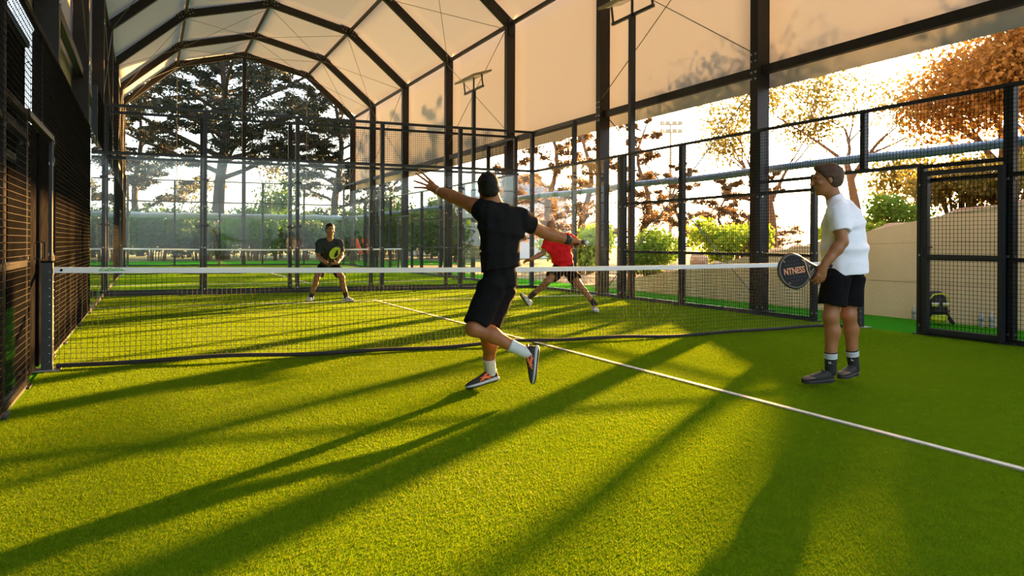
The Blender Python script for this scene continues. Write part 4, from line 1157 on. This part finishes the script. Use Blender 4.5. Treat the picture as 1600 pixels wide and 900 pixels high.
def text_mesh(txt, size, m, parent, origin, X, Y, name='lettering', shear=0, ext=.0008, font_w=1.0):
    c = bpy.data.curves.new('txt', 'FONT'); c.body = txt; c.size = size; c.align_x = 'CENTER'; c.align_y = 'CENTER'; c.extrude = ext; c.shear = shear; c.offset = size*.02
    o = bpy.data.objects.new('txt', c); COL.objects.link(o); bpy.context.view_layer.update()
    me = bpy.data.meshes.new_from_object(o.evaluated_get(bpy.context.evaluated_depsgraph_get())); bpy.data.objects.remove(o); me.name = name
    X, Y = N(X), N(Y); Z = X.cross(Y); off = root_loc(parent)
    me.transform(Matrix(((X.x*font_w, Y.x, Z.x, origin.x-off.x), (X.y*font_w, Y.y, Z.y, origin.y-off.y), (X.z*font_w, Y.z, Z.z, origin.z-off.z), (0, 0, 0, 1))))
    me.materials.clear()
    return link_mesh(name, me, m, parent)

def cam_dir(r, u, f): return N(CR*r + Vector((0, 0, 1))*u + CF*f)

# ---------------------------------------------------------------- player A: black kit, back to the camera
JA = dict(pelvis=px(781, 428, 6.06), chest=px(783, 362, 6.07), neck=px(776, 322, 6.05), hem=px(784, 421, 6.06), waist=px(779, 392, 6.07),
    shoulder_l=px(760, 331, 5.99), shoulder_r=px(812, 341, 6.16), elbow_l=px(717, 311, 6.20), wrist_l=px(683, 298, 6.37), elbow_r=px(849, 363, 6.33), wrist_r=px(890, 375.5, 6.40),
    hip_l=px(771, 441, 5.98), hip_r=px(790, 441, 6.12), knee_l=px(741, 513, 5.84), knee_r=px(759, 518, 6.02), ankle_l=px(824, 552, 5.86), ankle_r=px(767, 583, 6.20),
    toe_l=px(836, 601, 5.84), toe_r=px(728, 609, 6.10), head=px(762, 293, 6.02), face=cam_dir(-.25, -.02, .97), headup=cam_dir(-.08, 1, 0),
    kneefwd_l=cam_dir(-1, -.3, .1), kneefwd_r=cam_dir(-.8, 0, .3))
JA['sole_l'] = cam_dir(.97, -.12, -.10); JA['sole_r'] = cam_dir(.26, -.96, -.14)
tips = [px(654, 265, 6.48), px(650, 271, 6.50), px(646.5, 282.5, 6.50), px(647, 293, 6.46)]
oA = dict(arm=1.18, leg=1.06, head_sc=.97, voxel=.0065, skin=SKIN_A, hair=H_BLACK, hair_bulk=.012, shirt=C_BLACK, shorts=C_SHORT, torso=((.186, .140), (.168, .125), (.192, .126), (.155, .085)), sleeve_l=.085, sleeve_r=.145, slv_r=.072,
    hipw=(.160, .118), leg_r=(.108, .096), short_l=.93, short_r=.86, sock=C_SOCKW, sock_h=.15, shoe=C_SHOEB, midsole=C_GREY, stripes=C_OR, lace=C_OR, fold=.0045, seed=4,
    hand_l=dict(d=px(667, 286, 6.45) - JA['wrist_l'], pn=cam_dir(-.2, -.2, 1), curls=[.1]*4, tips=tips, side=-1, thumb=(-.2, 1.0), sc=1.12),
    hand_r=dict(d=cam_dir(.80, -.06, .40), pn=cam_dir(.3, -.75, .5), curls=[1.1, 1.15, 1.2, 1.2], side=1, thumb=(.3, 1.0), spread=.05))
pA, bodyA, shirtA, HPA = person('player in black shirt and shorts seen from behind with arms outstretched', JA, oA)
# wristbands of player A
wl0, el0 = JA['wrist_l'], JA['elbow_l']; d = N(el0 - wl0)
MB().tube([wl0 + d*.020, wl0 + d*.036], .0385, 16).build('bracelet', E_METAL, pA, smooth=True)
wr0, er0 = JA['wrist_r'], JA['elbow_r']; d = N(er0 - wr0)
MB().tube([wr0 - d*.005, wr0 + d*.045], [.039, .044], 16).build('wristband', C_RUB, pA, smooth=True)
M_GRIPW = mat('white_grip', (.7, .7, .7), .5, noise=(30, (.78, .78, .78), .5)); M_GRIPK = mat('blue_grey_grip', (.10, .12, .15), .5, noise=(40, (.16, .18, .2), .5))
K_DARK = mat('dark_carbon', (.008, .008, .009), .55, spec=.12, noise=(60, (.02, .02, .022), .5))
racket(px(917, 379, 6.44), px(872, 374, 6.86), CR*.05 + Vector((0, 0, 1)), 'padel racket held edge-on in the right hand of the player in black', (K_DARK, K_DARK, M_GRIPK, M_GRIPW))

# ---------------------------------------------------------------- player B: white shirt at the net post
JB = dict(pelvis=px(1319, 414, 6.42), chest=px(1318, 350, 6.41), neck=px(1304, 309, 6.40), hem=px(1320, 427, 6.42), waist=px(1319, 388, 6.41),
    shoulder_l=px(1309, 329, 6.24), shoulder_r=px(1321, 327, 6.56), elbow_l=px(1316, 378, 6.16), wrist_l=px(1288, 414, 6.14), elbow_r=px(1322, 376, 6.70), wrist_r=px(1318, 414, 6.68),
    hip_l=px(1309, 417, 6.34), hip_r=px(1330, 417, 6.52), knee_l=px(1298, 494, 6.32), knee_r=px(1326, 492, 6.52), ankle_l=px(1298, 579, 6.36), ankle_r=px(1334, 574, 6.58),
    toe_l=px(1253, 599, 6.30), toe_r=px(1312, 592, 6.42), head=px(1291, 280, 6.40), face=cam_dir(-.97, -.16, .14), headup=cam_dir(-.12, 1, 0))
oB = dict(hip_drop=.08, arm=1.10, leg=1.05, head_sc=1.04, voxel=.0065, skin=SKIN_B, hair=H_BROWN, hair_bulk=.018, fringe=True, shirt=C_WHITE, shorts=C_SHORT, torso=((.212, .178), (.202, .168), (.205, .155), (.160, .090)), sleeve_l=.175, sleeve_r=.175, slv_r=.076,
    hipw=(.160, .128), leg_r=(.114, .108), short_l=.78, short_r=.80, sock=C_SOCKB, sock_h=.155, sock_stripes=(.70, .80, .90), shoe=C_SHOEB, midsole=C_RUB, toecap=C_TAUPE, fold=.0035, seed=21,
    hand_l=dict(d=cam_dir(-.28, -.94, .02), pn=cam_dir(.1, .05, .98), curls=[.42, .36, .32, .34], side=-1, thumb=(.25, 1.1), spread=.07),
    hand_r=dict(d=cam_dir(-.35, -.9, .1), pn=cam_dir(.4, 0, -1), curls=[.5]*4, side=-1))
pB, bodyB, shirtB, HPB = person('player in white shirt and black shorts standing with a racket by the net post', JB, oB)
K_GOLD = mat('gold_trim', (.36, .20, .08), .35, metal=.4, noise=(20, (.5, .32, .14), .5)); K_GREYB = mat('grey_frame', (.035, .032, .028), .35, spec=.5, noise=(30, (.07, .062, .05), .5))
K_ORANGE = mat('copper_letters', (.62, .20, .07), .4, noise=(30, (.72, .28, .10), .5))
rk, rh, RP, RA, RS, RN = racket(px(1298, 415, 6.215), px(1211, 428, 6.12), cam_dir(-.15, .12, -1), 'dark padel racket with copper lettering held by the player in white', (K_DARK, K_GREYB, C_RUB, C_RUB))
sgn = 1 if RN.dot(CF) < 0 else -1
upv = RS if RS.z > 0 else -RS
text_mesh('NTNESS', .070, K_ORANGE, rh, RP(.338, 0, .0192*sgn), -RA, upv, 'lettering', shear=.1, font_w=.74)
for a, s, ra in ((.41, .085, .7), (.40, -.085, -.6), (.245, .07, 2.2)):
    MB().tube([RP(a-.012, s-.010, .0192*sgn), RP(a, s, .0192*sgn), RP(a+.010, s+.014*(1 if s > 0 else -1), .0192*sgn)], [.002, .006, .002], 6).build('gold_flash', K_GOLD, rh)
MB().tube([RP(.215, -.075, .017*sgn), RP(.225, -.02, .019*sgn), RP(.225, .03, .019*sgn), RP(.235, .085, .017*sgn)], .005, 6).build('gold_band', K_GOLD, rh)

# ---------------------------------------------------------------- player C: far left, slate shirt
JC = dict(pelvis=px(514, 413, 15.25), chest=px(514, 391, 15.08), neck=px(515, 374, 14.98), hem=px(514, 413, 15.2),
    shoulder_r=px(500, 380, 15.02), shoulder_l=px(530, 380, 15.02), elbow_r=px(497, 401, 15.0), wrist_r=px(510, 411, 14.78), elbow_l=px(534, 400, 15.0), wrist_l=px(526, 411, 14.76),
    hip_r=px(506, 416, 15.25), hip_l=px(523, 416, 15.25), knee_r=px(495, 434, 14.98), knee_l=px(534, 434, 14.98), ankle_r=px(485.5, 465, 15.15), ankle_l=px(541, 464, 15.15),
    toe_r=px(480, 473, 14.98), toe_l=px(552, 472, 15.02), head=px(516, 359, 14.92), face=cam_dir(.45, -.12, -.88), headup=cam_dir(.05, 1, 0))
for k in ('toe_r', 'toe_l'): JC[k].z = .008
oC = dict(voxel=.009, skin=SKIN_C, hair=H_BLACK, hair_bulk=.012, head_sc=1.05, shirt=C_SLATE, shorts=C_SHORT, torso=((.170, .115), (.165, .115), (.190, .125), (.150, .085)), sleeve_l=.19, sleeve_r=.19, slv_r=.070,
    hipw=(.170, .125), leg_r=(.108, .10), short_l=.70, short_r=.70, sock=C_SOCKB, sock_h=.12, shoe=C_SHOEW, midsole=C_SHOEW, lace=C_SHOEW, fold=.006, seed=8,
    hand_l=dict(d=cam_dir(-.7, -.1, -.6), pn=cam_dir(-.3, .9, .2), curls=[.9]*4, side=-1, thumb=(.4, .9)), hand_r=dict(d=cam_dir(.7, -.1, -.6), pn=cam_dir(.3, .9, .2), curls=[.9]*4, side=1, thumb=(.4, .9)))
pC, *_ = person('player in dark slate shirt crouching ready beyond the net on the left', JC, oC)
K_LIME = mat('lime_racket', (.33, .48, .02), .4, noise=(14, (.42, .58, .05), .5)); 
rk2, rh2, RP2, RA2, RS2, RN2 = racket(px(512, 419, 14.66), px(525, 388.5, 14.58), cam_dir(1, .1, -.75), 'lime and black padel racket held in front of the crouching player', (K_LIME, K_DARK, C_RUB, C_RUB))
sg2 = 1 if RN2.dot(CF) < 0 else -1
MB().tube([RP2(.25, .03, .014*sg2), RP2(.32, .05, .016*sg2), RP2(.40, .03, .014*sg2)], [.02, .045, .015], 8).build('black_flash', K_DARK, rh2)

# ---------------------------------------------------------------- player D: red shirt, lunging
JD = dict(pelvis=px(881, 418, 13.05), chest=px(875, 390, 12.98), neck=px(868, 368, 12.92), hem=px(882, 415, 13.03),
    shoulder_r=px(858, 376, 12.92), shoulder_l=px(886, 371, 12.98), elbow_r=px(848, 396, 12.9), wrist_r=px(829, 405.5, 12.75), elbow_l=px(899, 377, 12.85), wrist_l=px(908, 378, 12.62),
    hip_r=px(873, 422, 13.05), hip_l=px(889, 422, 13.05), knee_r=px(855, 440, 12.8), knee_l=px(906, 447, 12.88), ankle_r=px(829, 463, 12.95), ankle_l=px(929, 475, 12.98),
    toe_r=px(812, 459, 12.86), toe_l=px(932.5, 487, 12.78), head=px(862, 355, 12.86), face=cam_dir(-.55, -.25, -.8), headup=cam_dir(-.25, 1, 0))
JD['toe_l'].z = .008; JD['sole_r'] = cam_dir(-.75, -.60, -.25)
oD = dict(voxel=.009, skin=SKIN_C, shirt=C_RED, shorts=C_SHORT, torso=((.165, .115), (.160, .112), (.190, .122), (.150, .085)), sleeve_l=.17, sleeve_r=.17, slv_r=.070,
    hipw=(.168, .125), leg_r=(.110, .108), short_l=.62, short_r=.62, sock=C_SOCKB, sock_h=.11, shoe=C_SHOEW, midsole=C_GREY, lace=C_SHOEW, fold=.007, seed=13,
    hand_l=dict(d=cam_dir(.6, .1, -.7), pn=cam_dir(-.5, -.5, -.3), curls=[1.0]*4, side=1, thumb=(.4, .9)), hand_r=dict(d=cam_dir(-.85, -.2, -.4), pn=cam_dir(0, -.6, -.6), curls=[.35, .3, .3, .4], side=1))
pD, *_ = person('bald player in red shirt lunging beyond the net', JD, oD)
# ---------------------------------------------------------------- ball, backpack, bottles
def ball():
    c = px(732.2, 348, 8.9); bm = bmesh.new(); bmesh.ops.create_uvsphere(bm, u_segments=24, v_segments=16, radius=.033)
    me = bpy.data.meshes.new('felt'); bm.to_mesh(me); bm.free()
    t = thing('tennis_ball', c, 'yellow green ball in flight beside the black shirt', 'ball')
    link_mesh('felt', me, mat('ball_felt', (.42, .56, .03), .95, noise=(120, (.52, .66, .06), .6), bump=(300, .6, .002)), t, True)
    P = []
    for k in range(49):
        a = 2*math.pi*k/48; P.append(c + N((math.cos(a)+.35*math.cos(3*a), math.sin(a)-.35*math.sin(3*a), .95*math.sin(2*a)))*.0332)
    MB().tube(P, .0013, 5, cap=False).build('seam', mat('ball_seam', (.8, .8, .7), .8, noise=(40, (.85, .85, .76), .5)), t)
ball()

M_BAG = mat('black_nylon', (.014, .014, .015), .7, noise=(50, (.026, .026, .028), .5), bump=(120, .4, .004))
M_NEON = mat('neon_yellow', (.48, .56, .015), .6, noise=(30, (.56, .64, .03), .5))
M_TAG = mat('white_patch', (.7, .7, .68), .6, noise=(40, (.78, .78, .76), .5))
def backpack():
    b = px(1463, 502, 11.25); b.z = -.006; t = thing('backpack', b, 'black and neon yellow sports backpack leaning at the concrete wall', 'backpack')
    X, Y = N((CR.x, CR.y, 0)), N((CF.x, CF.y, 0)); Z = Vector((0, 0, 1))
    P = lambda x, y, z: b + X*x + Y*y + Z*z
    f = Field(tuple(b - Vector((.35, .35, .05))), tuple(b + Vector((.35, .35, .6))), .009); F = [tuple(X), tuple(Y), tuple(Z)]
    f.ell(tuple(P(0, .02, .34)), (.150, .10, .14), F, .02); f.ell(tuple(P(0, .02, .20)), (.165, .11, .15), F, .06); f.ell(tuple(P(0, -.06, .25)), (.11, .05, .10), F, .03)
    f.cap(tuple(P(-.06, .02, .47)), tuple(P(.06, .02, .47)), .018, .018, .02); f.cap(tuple(P(.11, -.03, .18)), tuple(P(.21, -.05, .03)), .03, .026, .02); f.cap(tuple(P(-.12, -.03, .18)), tuple(P(-.19, -.05, .03)), .03, .026, .02)
    f.mesh('bag_body', M_BAG, t)
    MB().tube([P(-.16, -.03, .22), P(-.15, -.06, .36), P(-.08, -.075, .44), P(.0, -.08, .455), P(.09, -.075, .44), P(.155, -.06, .36), P(.165, -.03, .26)], .011, 8).build('neon_piping', M_NEON, t, smooth=True)
    g = Field(tuple(b - Vector((.3, .3, .05))), tuple(b + Vector((.3, .3, .4))), .009); g.ell(tuple(P(.005, -.05, .105)), (.13, .05, .075), F, 0); g.mesh('neon_pocket', M_NEON, t)
    for x in (-.085, .075): MB().box((-.045, -.004, -.012), (.045, .004, .018)).v and [None]
    for x in (-.085, .075):
        m = MB(); m.bar(P(x-.05, -.118, .315), P(x+.05, -.118, .315), .008, .026); m.build('white_patch', M_TAG, t)
        m = MB(); m.bar(P(x-.05, -.118, .288), P(x+.05, -.118, .288), .008, .018); m.build('neon_strip', M_NEON, t)
    MB().tube([P(-.14, -.08, .20), P(0, -.115, .205), P(.14, -.08, .20)], .014, 8).build('strap', M_BAG, t, smooth=True)
backpack()
M_PET = mat('bottle_plastic', (.50, .56, .62), .15, spec=.7, noise=(8, (.62, .68, .74), .5), trans=.4)
M_PETL = mat('bottle_label', (.20, .30, .42), .5, noise=(20, (.28, .40, .52), .5)); M_CAPB = mat('bottle_cap', (.55, .62, .72), .4, noise=(20, (.65, .7, .8), .5))
def bottle(x, y, fw, label):
    b = px(x, y, fw); b.z = -.006; b.x = min(b.x, XW-.07); t = thing('water_bottle', b, label, 'bottle', 'water bottles at the foot of the concrete wall')
    Z = Vector((0, 0, 1))
    MB().tube([b+Z*z for z in (0, .01, .06, .075, .09, .15, .18, .20, .205)], [.028, .033, .033, .031, .033, .033, .020, .013, .013], 14).build('bottle_body', M_PET, t, smooth=True)
    MB().tube([b+Z*.095, b+Z*.145], .0342, 14).build('bottle_label', M_PETL, t, smooth=True); MB().tube([b+Z*.204, b+Z*.224], .016, 12).build('cap', M_CAPB, t)
bottle(1433, 496, 12.0, 'water bottle left of the backpack in the gateway')
bottle(1533, 507, 10.95, 'left one of two water bottles behind the mesh gate')
bottle(1549, 508, 10.85, 'right one of two water bottles behind the mesh gate')
